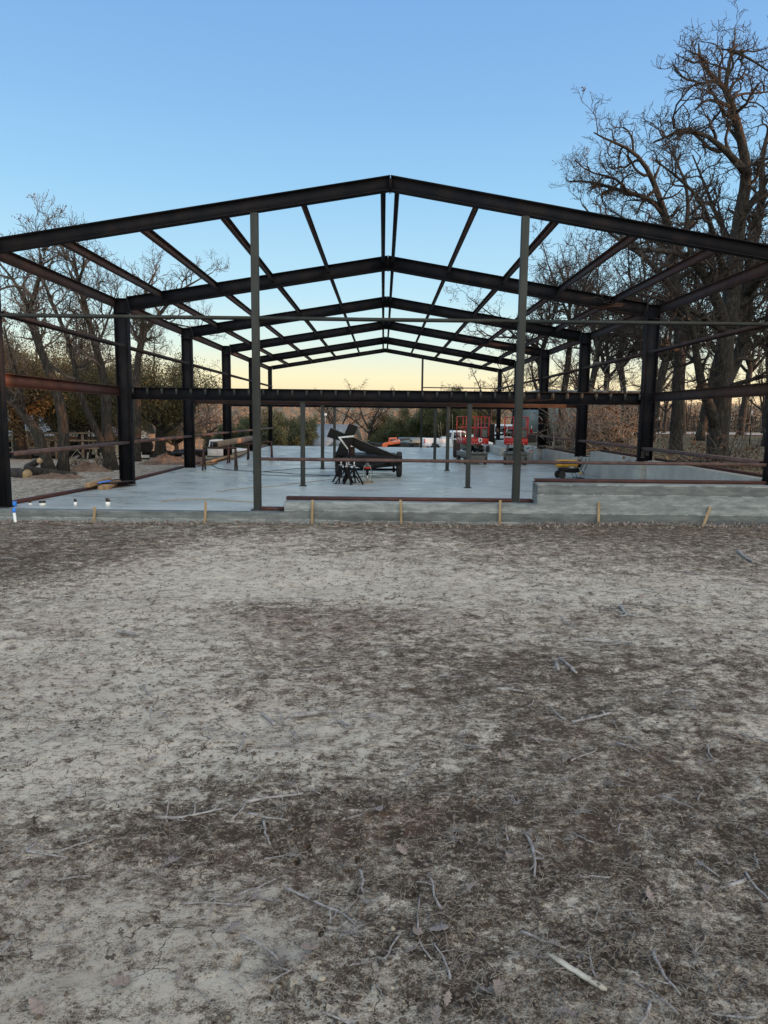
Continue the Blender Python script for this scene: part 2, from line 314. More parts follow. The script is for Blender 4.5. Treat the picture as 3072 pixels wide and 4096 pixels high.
def ground_mat():
    m = bpy.data.materials.new('bare dirt'); m.use_nodes = True; t = m.node_tree; b = t.nodes['Principled BSDF']; b.inputs['Roughness'].default_value = .95; b.inputs['Specular IOR Level'].default_value = .2
    N = t.nodes.new; Lk = t.links.new
    tc = N('ShaderNodeTexCoord')
    def noise(sc, det=8, rg=.65, st=None):
        n = N('ShaderNodeTexNoise'); n.inputs['Scale'].default_value = sc; n.inputs['Detail'].default_value = det; n.inputs['Roughness'].default_value = rg
        if st: mp = N('ShaderNodeMapping'); mp.inputs['Scale'].default_value = st; Lk(tc.outputs['Object'], mp.inputs[0]); Lk(mp.outputs[0], n.inputs['Vector'])
        else: Lk(tc.outputs['Object'], n.inputs['Vector'])
        return n.outputs[0]
    def math_(op, a, b_=None, c=None):
        n = N('ShaderNodeMath'); n.operation = op
        for k, v in enumerate((a, b_, c)):
            if v is None: continue
            if isinstance(v, (int, float)): n.inputs[k].default_value = v
            else: Lk(v, n.inputs[k])
        return n.outputs[0]
    def attr(n): a = N('ShaderNodeAttribute'); a.attribute_name = n; return a.outputs['Fac']
    def ramp(f, st):
        r = N('ShaderNodeValToRGB'); e = r.color_ramp.elements
        while len(e) < len(st): e.new(.5)
        for q, (p, c) in zip(e, st): q.position = p; q.color = (*c, 1)
        Lk(f, r.inputs[0]); return r.outputs[0]
    def mix(f, a, b_):
        n = N('ShaderNodeMix'); n.data_type = 'RGBA'
        for i_, v in ((0, f), (6, a), (7, b_)):
            if isinstance(v, tuple): n.inputs[i_].default_value = (*v, 1)
            elif isinstance(v, (int, float)): n.inputs[i_].default_value = v
            else: Lk(v, n.inputs[i_])
        return n.outputs[2]
    dry = attr('dry')
    n1 = noise(9); n2 = noise(26, 12, .82, (1, 1.5, 1)); n3 = noise(5, 6, .6, (1, 3.2, 1)); n4 = noise(160, 4, .7)
    f = math_('ADD', dry, math_('MULTIPLY', math_('SUBTRACT', n1, .5), 2.5))
    f = math_('ADD', f, math_('MULTIPLY', math_('SUBTRACT', n2, .5), 4.6))
    f = math_('ADD', f, math_('MULTIPLY', math_('SUBTRACT', n3, .5), 1.0))
    f = math_('ADD', f, math_('MULTIPLY', math_('SUBTRACT', n4, .5), 2.2))
    col = ramp(f, [(0.0, (.058, .044, .034)), (.26, (.125, .101, .083)), (.48, (.21, .184, .156)), (.68, (.36, .322, .276)), (.95, (.53, .487, .425))])
    redm = math_('MULTIPLY', attr('red'), math_('GREATER_THAN', n1, .47))
    col = mix(math_('MULTIPLY', redm, .32), col, (.13, .052, .036))
    warm = noise(.9, 3); col = mix(math_('MULTIPLY', math_('GREATER_THAN', warm, .53), .12), col, (.14, .088, .06))
    # shrinkage cracks in the pale crust
    vor = N('ShaderNodeTexVoronoi'); vor.feature = 'DISTANCE_TO_EDGE'; vor.inputs['Scale'].default_value = 5.5
    dn = N('ShaderNodeTexNoise'); dn.inputs['Scale'].default_value = 9; dn.inputs['Detail'].default_value = 4; Lk(tc.outputs['Object'], dn.inputs['Vector'])
    va = N('ShaderNodeVectorMath'); va.operation = 'SCALE'; va.inputs[3].default_value = .16; Lk(dn.outputs['Color'], va.inputs[0])
    vb = N('ShaderNodeVectorMath'); Lk(tc.outputs['Object'], vb.inputs[0]); Lk(va.outputs[0], vb.inputs[1]); Lk(vb.outputs[0], vor.inputs['Vector'])
    crack = math_('LESS_THAN', vor.outputs['Distance'], .011)
    area = math_('GREATER_THAN', math_('ADD', noise(1.6, 3), math_('MULTIPLY', dry, .16)), .63)
    crack = math_('MULTIPLY', crack, area); col = mix(math_('MULTIPLY', crack, .8), col, (.02, .015, .012))
    # field grass and far slopes
    g1 = noise(.5, 6); g2 = noise(14, 8, .8)
    gcol = ramp(math_('ADD', math_('MULTIPLY', g1, .5), math_('MULTIPLY', g2, .5)), [(.3, (.045, .040, .026)), (.48, (.105, .098, .062)), (.68, (.20, .19, .13))])
    col = mix(attr('grassy'), col, gcol)
    Lk(col, b.inputs['Base Color'])
    h = math_('ADD', math_('MULTIPLY', n2, .7), math_('MULTIPLY', n4, .35)); h = math_('SUBTRACT', h, math_('MULTIPLY', crack, .8))
    bp = N('ShaderNodeBump'); bp.inputs['Strength'].default_value = .9; bp.inputs['Distance'].default_value = .016; Lk(h, bp.inputs['Height']); Lk(bp.outputs[0], b.inputs['Normal'])
    return m
GR = ground()

# hills beyond the valley are part of the ground sheet; woodland covering them
def cards(m, c, r, n, s, rng, squash=1.0, shell=.35):
    """n small leaf quads of size s in an ellipsoid of radii r round c"""
    d = rng.normal(size=(n, 3)); d /= np.linalg.norm(d, axis=1)[:, None]; k = (shell+(1-shell)*rng.random(n))[:, None]
    P = np.asarray(c)+d*k*np.asarray(r)
    a = rng.normal(size=(n, 3)); a /= np.linalg.norm(a, axis=1)[:, None]; b = np.cross(a, rng.normal(size=(n, 3))); b /= np.linalg.norm(b, axis=1)[:, None]
    ss = (s*(.6+.8*rng.random(n)))[:, None]
    V = np.stack([P-a*ss, P-b*ss*.55, P+a*ss, P+b*ss*.55], 1).reshape(-1, 3)
    m.add(V, np.arange(4*n).reshape(-1, 4))
def woodland():
    rng = np.random.default_rng(3); m = MB(); k = 0
    for i in range(7600):
        d = 170*math.exp(rng.random()**.8*math.log(1300/170)); a = rng.uniform(-.62, .62); x = CX+a*d; y = -CD+d
        z = float(terrain(x, y)); h = rng.uniform(3.5, 6); cnt = 120 if d < 420 else 30
        cards(m, (x, y, z+h*.5), (h*.7, h*.7, h*.5), cnt, h*(.042 if d < 420 else .11), rng, shell=.4)
    o = m.build('woodland', M['farwood']); tag(o, 'brown leafless woodland covering the distant sunlit hillside', 'woodland', kind='stuff')
woodland()
def wood_edge():
    rng = np.random.default_rng(9); m = MB()
    for i in range(420):
        d = rng.uniform(80, 150); a = rng.uniform(.22, .66); x = CX+a*d; y = -CD+d; z = float(terrain(x, y)); h = rng.uniform(3.0, 5.2)*(.7+.3*d/100)
        cards(m, (x, y, z+h*.5), (h*.55, h*.55, h*.52), 120, .11, rng, shell=.2)
        m.tube([(x, y, z-.3), (x+rng.uniform(-.4, .4), y, z+h*.9)], [.14, .04], 4, cap=False)
    tag(m.build('woodland', M['edgewood']), 'dark leafless thicket along the far side of the gravel road', 'woodland', kind='stuff')
M['edgewood'] = mat('dark thicket', (.022, .018, .017), (.060, .048, .043), .4, .95)
wood_edge()

# gravel road across the field on the right, gravel yard on the left
def strip(name, pts, w_, dz, mm, n=60):
    P = [Vector(p) for p in pts]; m = MB(); V = []
    seg = []
    for i in range(len(P)-1):
        for k in range(n//(len(P)-1)): seg.append(P[i].lerp(P[i+1], k/(n//(len(P)-1))))
    seg.append(P[-1])
    for i, p in enumerate(seg):
        t = (seg[min(i+1, len(seg)-1)]-seg[max(i-1, 0)]).normalized(); nrm = Vector((-t.y, t.x, 0))
        for s_ in np.linspace(-1, 1, 7): q = p+nrm*w_*s_/2; V.append((q.x, q.y, float(terrain(q.x, q.y))+dz))
    F = [(i*7+j, i*7+j+1, i*7+8+j, i*7+7+j) for i in range(len(seg)-1) for j in range(6)]
    m.add(V, F); return tag(m.build(name, mm), kind='structure')
strip('gravel_road', [(3.5, 56, 0), (12, 50, 0), (24, 47, 0), (42, 48, 0)], 9.5, .06, M['gravel'])
strip('gravel_yard', [(-26, 24.5, 0), (-15, 24, 0), (-9.5, 27, 0), (-7.5, 31, 0)], 6.5, .10, M['gravel'])

# ================================================================== CONCRETE
def slab_mat():
    m = mat('slab concrete', (.25, .295, .31), (.41, .46, .475), .8, .34, 0, .05, 60, c3=(.345, .38, .39), contrast=(.3, .68), spec=.4)
    t = m.node_tree; b = t.nodes['Principled BSDF']; tc = t.nodes.new('ShaderNodeTexCoord'); mp = t.nodes.new('ShaderNodeMapping'); mp.inputs['Scale'].default_value = (.8, 1.3, 1); t.links.new(tc.outputs['Object'], mp.inputs[0])
    n = t.nodes.new('ShaderNodeTexNoise'); n.inputs['Scale'].default_value = 1.6; n.inputs['Detail'].default_value = 8; t.links.new(mp.outputs[0], n.inputs['Vector'])
    r = t.nodes.new('ShaderNodeMapRange'); r.inputs[1].default_value = .35; r.inputs[2].default_value = .65; r.inputs[3].default_value = .24; r.inputs[4].default_value = .62; t.links.new(n.outputs[0], r.inputs[0]); t.links.new(r.outputs[0], b.inputs['Roughness'])
    # brown dried mud smears toward the far end
    n2 = t.nodes.new('ShaderNodeTexNoise'); n2.inputs['Scale'].default_value = 2.3; n2.inputs['Detail'].default_value = 9; n2.inputs['Roughness'].default_value = .7; t.links.new(mp.outputs[0], n2.inputs['Vector'])
    sp = t.nodes.new('ShaderNodeSeparateXYZ'); t.links.new(tc.outputs['Object'], sp.inputs[0])
    mr = t.nodes.new('ShaderNodeMapRange'); mr.inputs[1].default_value = 2; mr.inputs[2].default_value = 20; mr.inputs[3].default_value = -.16; mr.inputs[4].default_value = .06; t.links.new(sp.outputs['Y'], mr.inputs[0])
    ad = t.nodes.new('ShaderNodeMath'); t.links.new(n2.outputs[0], ad.inputs[0]); t.links.new(mr.outputs[0], ad.inputs[1])
    rr = t.nodes.new('ShaderNodeMapRange'); rr.inputs[1].default_value = .50; rr.inputs[2].default_value = .66; rr.inputs[3].default_value = 0; rr.inputs[4].default_value = .6; t.links.new(ad.outputs[0], rr.inputs[0])
    mx = t.nodes.new('ShaderNodeMix'); mx.data_type = 'RGBA'; src = b.inputs['Base Color'].links[0].from_socket; t.links.new(rr.outputs[0], mx.inputs[0]); t.links.new(src, mx.inputs[6]); mx.inputs[7].default_value = (.17, .125, .10, 1); t.links.new(mx.outputs[2], b.inputs['Base Color'])
    return m
def formed_mat():
    m = bpy.data.materials.new('board formed concrete'); m.use_nodes = True; t = m.node_tree; b = t.nodes['Principled BSDF']; b.inputs['Roughness'].default_value = .8
    tc = t.nodes.new('ShaderNodeTexCoord'); N = t.nodes.new; L = t.links.new
    sp = N('ShaderNodeSeparateXYZ'); L(tc.outputs['Object'], sp.inputs[0])
    wob = N('ShaderNodeTexNoise'); wob.inputs['Scale'].default_value = 1.2; L(tc.outputs['Object'], wob.inputs['Vector'])
    mp = N('ShaderNodeMapping'); mp.inputs['Scale'].default_value = (.35, .35, 7.3); L(tc.outputs['Object'], mp.inputs[0])
    n = N('ShaderNodeTexNoise'); n.inputs['Scale'].default_value = 1.2; n.inputs['Detail'].default_value = 3; L(mp.outputs[0], n.inputs['Vector'])
    mp2 = N('ShaderNodeMapping'); mp2.inputs['Scale'].default_value = (1, 1, 3.5); L(tc.outputs['Object'], mp2.inputs[0])
    n2 = N('ShaderNodeTexNoise'); n2.inputs['Scale'].default_value = 4; n2.inputs['Detail'].default_value = 9; n2.inputs['Roughness'].default_value = .7; L(mp2.outputs[0], n2.inputs['Vector'])
    ad = N('ShaderNodeMath'); ad.operation = 'MULTIPLY_ADD'; ad.inputs[1].default_value = .75; L(n2.outputs[0], ad.inputs[0])
    h = N('ShaderNodeMath'); h.operation = 'MULTIPLY'; h.inputs[1].default_value = .5; L(n.outputs[0], h.inputs[0]); L(h.outputs[0], ad.inputs[2])
    r = N('ShaderNodeValToRGB'); e = r.color_ramp.elements; e[0].position = .44; e[0].color = (.095, .110, .118, 1); e[1].position = .86; e[1].color = (.36, .39, .40, 1); q = e.new(.62); q.color = (.18, .207, .218, 1); L(ad.outputs[0], r.inputs[0])
    # horizontal board seams: thin pale fins with a broken line
    fr = N('ShaderNodeMath'); fr.operation = 'MULTIPLY_ADD'; fr.inputs[1].default_value = .03; L(wob.outputs[0], fr.inputs[0]); L(sp.outputs['Z'], fr.inputs[2])
    pm = N('ShaderNodeMath'); pm.operation = 'PINGPONG'; pm.inputs[1].default_value = .0725; L(fr.outputs[0], pm.inputs[0])
    lt = N('ShaderNodeMath'); lt.operation = 'LESS_THAN'; lt.inputs[1].default_value = .0035; L(pm.outputs[0], lt.inputs[0])
    br = N('ShaderNodeMath'); br.operation = 'GREATER_THAN'; br.inputs[1].default_value = .50; L(n2.outputs[0], br.inputs[0])
    lm = N('ShaderNodeMath'); lm.operation = 'MULTIPLY'; L(lt.outputs[0], lm.inputs[0]); L(br.outputs[0], lm.inputs[1])
    dv = N('ShaderNodeMath'); dv.operation = 'DIVIDE'; dv.inputs[1].default_value = .145; L(fr.outputs[0], dv.inputs[0]); fl = N('ShaderNodeMath'); fl.operation = 'FLOOR'; L(dv.outputs[0], fl.inputs[0])
    wn = N('ShaderNodeTexWhiteNoise'); wn.noise_dimensions = '1D'; L(fl.outputs[0], wn.inputs['W']); bt = N('ShaderNodeMapRange'); bt.inputs[3].default_value = .55; bt.inputs[4].default_value = 1.12; L(wn.outputs[0], bt.inputs[0])
    tn = N('ShaderNodeMix'); tn.data_type = 'RGBA'; tn.blend_type = 'MULTIPLY'; tn.inputs[0].default_value = 1; L(r.outputs[0], tn.inputs[6]); L(bt.outputs[0], tn.inputs[7])
    mx = N('ShaderNodeMix'); mx.data_type = 'RGBA'; L(lm.outputs[0], mx.inputs[0]); L(tn.outputs[2], mx.inputs[6]); mx.inputs[7].default_value = (.40, .43, .44, 1); L(mx.outputs[2], b.inputs['Base Color'])
    bp = N('ShaderNodeBump'); bp.inputs['Distance'].default_value = .012; bp.inputs['Strength'].default_value = .7
    hh = N('ShaderNodeMath'); hh.operation = 'ADD'; L(n2.outputs[0], hh.inputs[0]); L(lm.outputs[0], hh.inputs[1]); L(hh.outputs[0], bp.inputs['Height']); L(bp.outputs[0], b.inputs['Normal'])
    return m
M['slab'] = slab_mat(); M['formed'] = formed_mat()
M['conc'] = mat('smooth wall concrete', (.27, .275, .27), (.40, .405, .39), 1.5, .7, 0, .15, 40, stretch=(1, 1, 1), c3=(.33, .335, .32))
FY = [-.38, 4.965, 10.365, 15.76, 21.16, 26.56]
def slabz(y): return float(np.interp(y, [-.5, 4.9, 15, 27], [.235, .105, .105, .12]))
m = MB(); ys = np.array([-.495, .5, 2, 3.5, 4.9, 8, 12, 16, 20, 24, 26.8]); xs = np.array([-6.16, -4, -2, 0, 2, 4, 5.88])
V = [(x, y, slabz(y)-(.002 if y > -.4 else 0)) for y in ys for x in xs]; nx = len(xs)
m.add(V, [(i*nx+j, i*nx+j+1, (i+1)*nx+j+1, (i+1)*nx+j) for i in range(len(ys)-1) for j in range(nx-1)])
e = [(-6.16, -.495), (-6.16, 26.8), (5.88, 26.8)]
for (x0, y0), (x1, y1) in zip(e[:-1], e[1:]):
    k = [y for y in ys if y0 <= y <= y1] if x0 == x1 else None
    if k is not None:
        for a_, b_ in zip(k[:-1], k[1:]): m.add([(x0, a_, slabz(a_)), (x0, b_, slabz(b_)), (x0, b_, -.4), (x0, a_, -.4)], [(0, 1, 2, 3)])
    else: m.add([(x0, y0, slabz(y0)), (x1, y1, slabz(y1)), (x1, y1, -3.4), (x0, y0, -3.4)], [(0, 1, 2, 3)])
tag(m.build('concrete_slab', M['slab']), kind='structure')

FRONT = -.5
zs0 = .235; zc1 = at(1300, 2003, FRONT).z; zc2 = at(2700, 1936, FRONT).z
xa = at(1143, 2040, FRONT).x; xb = at(2140, 1950, FRONT).x
m = MB(); m.prism([(-14, -.35), (6.6, -.35), (6.6, zc2), (xb, zc2), (xb, zc1), (xa, zc1), (xa, zs0), (-14, zs0)] if False else [(-6.45, -.35), (6.6, -.35), (6.6, zc2), (xb, zc2), (xb, zc1), (xa, zc1), (xa, zs0), (-6.45, zs0)], 'y', FRONT-.20, FRONT)
m.prism([(xa, zs0-.08), (xb-.0, zs0-.08), (xb, zc1), (xa, zc1)], 'y', FRONT+.003, FRONT+.20)
m.prism([(xb, zs0-.08), (5.86, zs0-.08), (5.86, zc2), (xb, zc2)], 'y', FRONT+.003, FRONT+.20)
fw = m.build('foundation_wall', M['formed'], bevel=.012); tag(fw, 'long stepped board marked concrete foundation wall facing the bare dirt', 'wall')

m = MB()
T = [(-.28, .80), (3.0, .80), (4.60, .80), (4.62, .77), (5.4, .77), (5.41, .80), (9.13, .80), (9.14, .60), (10.9, .60), (10.91, .59), (15.4, .59), (15.42, .57), (22.6, .56), (26.7, .56), (26.7, -2.0), (-.28, -.2)]
m.prism([(y, z) for y, z in T], 'x', 5.90, 6.30)
for y in FY[1:5]:
    m.box((5.83, y, (slabz(y)+.57)/2-.02), (.135, .50, .57-slabz(y)+.04))
m.box((5.83, 4.965, .66), (.135, .50, .19))
rw = m.build('retaining_wall', M['conc'], bevel=.01); tag(rw, 'smooth pale concrete side wall with pilasters stepping down along the right edge of the slab', 'wall')

# ================================================================== STEEL BUILDING FRAME
W = 6.095; ZAP = 5.235; SL = .1633
bld = thing('steel_building', 'open dark steel frame of a gabled building standing on the concrete slab', 'steel frame', (0, 0, 0))
def ibeam(m, p0, p1, dep, wid, tf=.012, tw=.009, up=(0, 0, 1)):
    p0, p1, u = Vector(p0), Vector(p1), Vector(up).normalized(); d = (p1-p0).normalized(); side = d.cross(u).normalized(); u = side.cross(d)
    o = u*(dep/2-tf/2); m.bar(p0+o, p1+o, wid, tf, u); m.bar(p0-o, p1-o, wid, tf, u); m.bar(p0, p1, tw, dep-2*tf, u); return m
def channel(m, p0, p1, dep, wid, open_dir, up=(0, 0, 1), t=.005):
    """C section: web height dep along up, lips stick out toward open_dir"""
    p0, p1, u, q = Vector(p0), Vector(p1), Vector(up).normalized(), Vector(open_dir).normalized()
    m.bar(p0, p1, t, dep, u)
    for s_ in (-1, 1): c = u*(s_*(dep/2-t/2))+q*(wid/2+t/2); m.bar(p0+c, p1+c, wid, t, u)
    return m
COLZ = {(-1, k): .0 for k in range(6)}
for k in range(6):
    y = FY[k]; end = k in (0, 5); dep = .20 if end else .305; wd = .135 if end else .165
    for s_ in (-1, 1):
        zb = slabz(y) if s_ < 0 else (.80 if k == 0 else .765 if k == 1 else .575)
        if k == 0 and s_ > 0: zb = zc2
        ox = s_*W; cxm = ox-s_*dep/2; zt = ZAP-SL*W+.004
        m = MB(); tf = .012
        for xx in (ox-s_*tf/2, ox-s_*(dep-tf/2)): m.box((xx, y, (zb+zt)/2), (tf, wd, zt-zb))
        m.box((cxm, y, (zb+zt)/2), (dep-2*tf-.001, .009, zt-zb-.002))
        m.box((cxm, y, zb+.008), (dep+.03, wd+.04, .016))
        m.box((cxm, y, zt+.004), (dep+.004, wd+.004, .010))
        # stiffeners at the haunch
        if not end:
            for dz in (.30,): m.box((cxm, y-wd/4-.004, zt-dz), (dep-2*tf-.002, wd/2-.012, .010)); m.box((cxm, y+wd/4+.004, zt-dz), (dep-2*tf-.002, wd/2-.012, .010))
        m.build('column', M['steel'], bld)
        # rafter half
        rd = .205 if end else .295
        xin = ox-s_*(dep+.002) if not end else ox-s_*(dep+.002)
        u = Vector((SL*s_, 0, 1)).normalized()
        a = Vector((xin, y, ZAP-SL*abs(xin)))-u*rd/2; b = Vector((s_*.006, y, ZAP))-u*rd/2
        m = MB(); ibeam(m, a, b, rd, wd, up=u)
        m.box((s_*.010, y, ZAP-rd/2-.012), (.012, wd, rd+.02))           # ridge splice plate
        m.box((xin, y, a.z), (.014, wd+.01, rd+.03))
        m.build('rafter', M['steel'], bld)
PX = [.135, 1.356, 2.585, 3.81, 5.04]
for k in range(5):
    y0 = FY[k]+.012; y1 = FY[k+1]-.012
    for s_ in (-1, 1):
        for x in PX:
            z = ZAP-SL*x-.085; u = Vector((SL*s_, 0, 1)).normalized(); q = Vector((-s_, 0, SL)).normalized()
            m = MB(); channel(m, (s_*x, y0, z), (s_*x, y1, z), .152, .055, q, u)
            m.build('purlin', M['steel_brown'] if x > .5 else M['steel'], bld)
        x = W-.03; z = ZAP-SL*W-.10
        m = MB(); channel(m, (s_*x, y0+.07, z), (s_*x, y1-.07, z), .20, .06, (-s_, 0, 0)); m.build('eave_strut', M['steel_brown'], bld)
        # side wall girts, channels laid flat, outer edge flush with the columns
        for gz, dz in ((1.085, 0), (3.235, 0)):
            if s_ > 0 and k == 4 and gz < 2: continue
            x = s_*(W-.155-.012); m = MB(); channel(m, (x, FY[k]+(.09 if k else .07), gz), (x, FY[k+1]-.086, gz), .20 if gz < 2 else .16, .052, (0, 0, -1), (1, 0, 0)); m.build('girt', M['girt'] if gz < 2 else M['steel_brown'], bld)
# upper floor beams
fb0, fb1 = 2.035, 2.305
for k in (1, 2, 3):
    y = FY[k]; m = MB(); ibeam(m, (-W+.309, y, (fb0+fb1)/2), (W-.309, y, (fb0+fb1)/2), fb1-fb0, .14); bm = m.build('floor_beam', M['steel_brown' if k == 2 else 'steel'], bld)
    if k == 1:
        n_ = 36; xs_ = np.linspace(-W+.36, W-.36, n_)
        for x in xs_:
            c = MB(); c.box((x, y-.058, fb1-.085), (.050, .008, .135)); c.box((x+.022, y-.036, fb1-.085), (.006, .036, .135)); c.build('joist_clip', M['post'], bm)
for s_ in (-1, 1):
    m = MB(); x = s_*(W-.06); channel(m, (x, FY[0]+.07, 2.21), (x, FY[1]-.086, 2.21), .205, .065, (-s_, 0, 0), t=.007); m.build('floor_beam', M['steel_red'] if s_ < 0 else M['steel_brown'], bld)
# interior square posts below the floor beams
for k in (1, 2, 3):
    for s_ in (-1, 1):
        x = s_*1.9; y = FY[k]+.0; z0 = slabz(y); m = MB(); m.box((x, y, (z0+fb0)/2+.008), (.102, .102, fb0-z0-.018)); m.box((x, y, z0+.006), (.17, .17, .012)); m.box((x, y, fb0-.006), (.15, .14, .010)); m.build('post', M['post'], bld, bevel=.008)
# front end posts, front girts, front sill channels
FP = []
for px0, px1, zb in ((1014, 1034, zs0), (2105.5, 2057.7, zc1)):
    x = (at(px0, 860, FY[0]).x+at(px1, 2030, FY[0]).x)/2; FP.append(x); zt = ZAP-SL*abs(x)-.212
    m = MB(); m.box((x, FY[0], (zb+zt)/2), (.112, .112, zt-zb)); m.box((x, FY[0], zb+.007), (.20, .16, .014)); m.build('post', M['post'], bld, bevel=.01)
zl = at(1740, 1838.5, FY[0]).z; zu = at(1250, 1270, FY[0]).z
def hseg(x0, x1, z, nm, mm, dep=.10):
    m = MB(); channel(m, (x0, FY[0], z), (x1, FY[0], z), dep, .042, (0, 0, -1), (0, 1, 0)); m.build(nm, mm, bld)
hseg(-W+.21, FP[0]-.058, zu, 'girt', M['post']); hseg(FP[0]+.058, FP[1]-.058, zu, 'girt', M['post']); hseg(FP[1]+.058, W-.21, zu, 'girt', M['post'])
hseg(FP[0]+.058, FP[1]-.058, zl, 'girt', M['girt']); hseg(FP[1]+.058, W-.21, zl, 'girt', M['girt'])
for x0, x1, z in ((FP[0]+.06, xa-.01, zs0), (xa+.0, FP[1]-.06, zc1), (FP[1]+.06, xb-.02, zc1), (xb, W-.2, zc2)):
    m = MB(); channel(m, ((x0), FRONT+.055, z+.024), (x1, FRONT+.055, z+.024), .05, .14, (0, 1, 0)); m.build('sill_channel', M['sill'], bld)
# left side and right side sill channels
for k in range(5):
    y0, y1 = FY[k]+.12, FY[k+1]-.12
    z0, z1 = slabz(y0)+.024, slabz(y1)+.024
    m = MB(); channel(m, (-W+.02, y0, z0), (-W+.02, y1, z1), .048, .14, (-1, 0, 0)); m.build('sill_channel', M['sill'], bld)
    zt = .795 if k == 0 else .80 if k == 1 else .595
    if k < 3:
        yb = y1 if k != 1 else 9.0
        m = MB(); channel(m, (6.14, y0+.1, zt+.024), (6.14, yb, zt+.024), .048, .10, (1, 0, 0)); m.build('sill_channel', M['sill'], bld)
# far end wall: one post and a girt
x = at(1690, 1480, FY[5]).x; zt = ZAP-SL*x-.215; m = MB(); m.box((x, FY[5], (zt+slabz(26))/2), (.10, .10, zt-slabz(26))); m.build('post', M['post'], bld)
m = MB(); channel(m, (x+.055, FY[5], 3.27), (W-.21, FY[5], 3.27), .10, .045, (0, 0, -1), (0, 1, 0)); m.build('girt', M['steel'], bld)
# chalk marks
def text(s_, size, m_, parent, name, loc, rot, extr=.0006):
    cu = bpy.data.curves.new('t', 'FONT'); cu.body = s_; cu.size = size; cu.extrude = extr; cu.align_x = 'CENTER'; cu.align_y = 'CENTER'; cu.resolution_u = 3
    to = bpy.data.objects.new('t', cu); me = bpy.data.meshes.new_from_object(to); bpy.data.objects.remove(to); me.materials.append(m_)
    o = bpy.data.objects.new(name, me); COL.objects.link(o); o.parent = parent; o.location = loc; o.rotation_euler = rot; return o
text('DEL', .11, M['chalk'], bld, 'chalk_mark', (5.90, 4.955, .93), (R(90), 0, R(0)) if False else (R(90), R(-90), 0))
text('303', .10, M['chalk'], bld, 'chalk_mark', (6.00, 4.955, .96), (R(90), R(-90), 0))
text('Del', .045, M['chalk'], bld, 'chalk_mark', (FP[0]+.30, FRONT+.050, zs0+.024), (R(90), R(180), 0))

# ================================================================== TREES
def _perp(d, rng):
    v = rng.normal(size=3); v -= v.dot(d)*d; return v/(np.linalg.norm(v)+1e-9)
def limb_path(p, d, L, n, gnarl, up, rng):
    P = [p]; st = L/n
    for i in range(n):
        d = d+rng.normal(size=3)*gnarl+np.array([0, 0, up]); d /= np.linalg.norm(d); P.append(P[-1]+d*st)
    return np.array(P)
def sprout(P, Rr, lvl, prm, rng, out, tmin=.2):
    """children along a limb P with radii Rr"""
    if lvl >= prm['levels']:
        out['tips'].append(P[-1]); return
    seg = np.linalg.norm(np.diff(P, axis=0), axis=1); L = seg.sum(); cum = np.concatenate([[0], np.cumsum(seg)])/max(L, 1e-6)
    n = max(1, int(round(prm['n'][lvl]*L*rng.uniform(.8, 1.2)+prm['n0'][lvl])))
    for i in range(n):
        t = tmin+(1-tmin)*((i+rng.random())/n); t = min(t, .99); k = np.searchsorted(cum, t)-1; k = max(0, min(k, len(P)-2)); f = (t-cum[k])/max(cum[k+1]-cum[k], 1e-6)
        p = P[k]*(1-f)+P[k+1]*f; r = Rr[k]*(1-f)+Rr[k+1]*f; d = (P[k+1]-P[k]); d /= np.linalg.norm(d)+1e-9
        ang = R(rng.uniform(*prm['ang'])); q = _perp(d, rng); q[2] += prm['lift']; q /= np.linalg.norm(q)
        cd = d*math.cos(ang)+q*math.sin(ang); cl = prm['len'][lvl]*rng.uniform(.6, 1.25)*(1-.35*t); cr = min(r*.72, prm['rad'][lvl]*rng.uniform(.8, 1.2))
        ns = prm['seg'][lvl]; cp = limb_path(p, cd, cl, ns, prm['gn'], prm['up'], rng); rr = np.linspace(cr, max(cr*.35, prm['rmin']), ns+1)
        out['limbs'].append((cp, rr, lvl)); sprout(cp, rr, lvl+1, prm, rng, out, .15)
BASE = dict(levels=4, n=[1.1, 2.0, 3.6, 0], n0=[1, 1, 1, 1], ang=(32, 78), lift=.25, len=[2.4, 1.25, .62, .34], rad=[.07, .030, .013, .008], rmin=.0055, seg=[7, 6, 4, 3], gn=.30, up=.04)
BASE['n'] = [1.1, 2.2, 4.2, 5.5]
def resamp(P, step, wob, rng):
    P = np.asarray(P, float); o = [P[0]]
    for a, b in zip(P[:-1], P[1:]):
        L = np.linalg.norm(b-a); n = max(1, int(L/step))
        for i in range(1, n+1): o.append(a+(b-a)*i/n+(rng.normal(size=3)*wob if i < n else 0))
    o = np.array(o)
    for _ in range(2): o[1:-1] = (o[:-2]+2*o[1:-1]+o[2:])/4
    return o
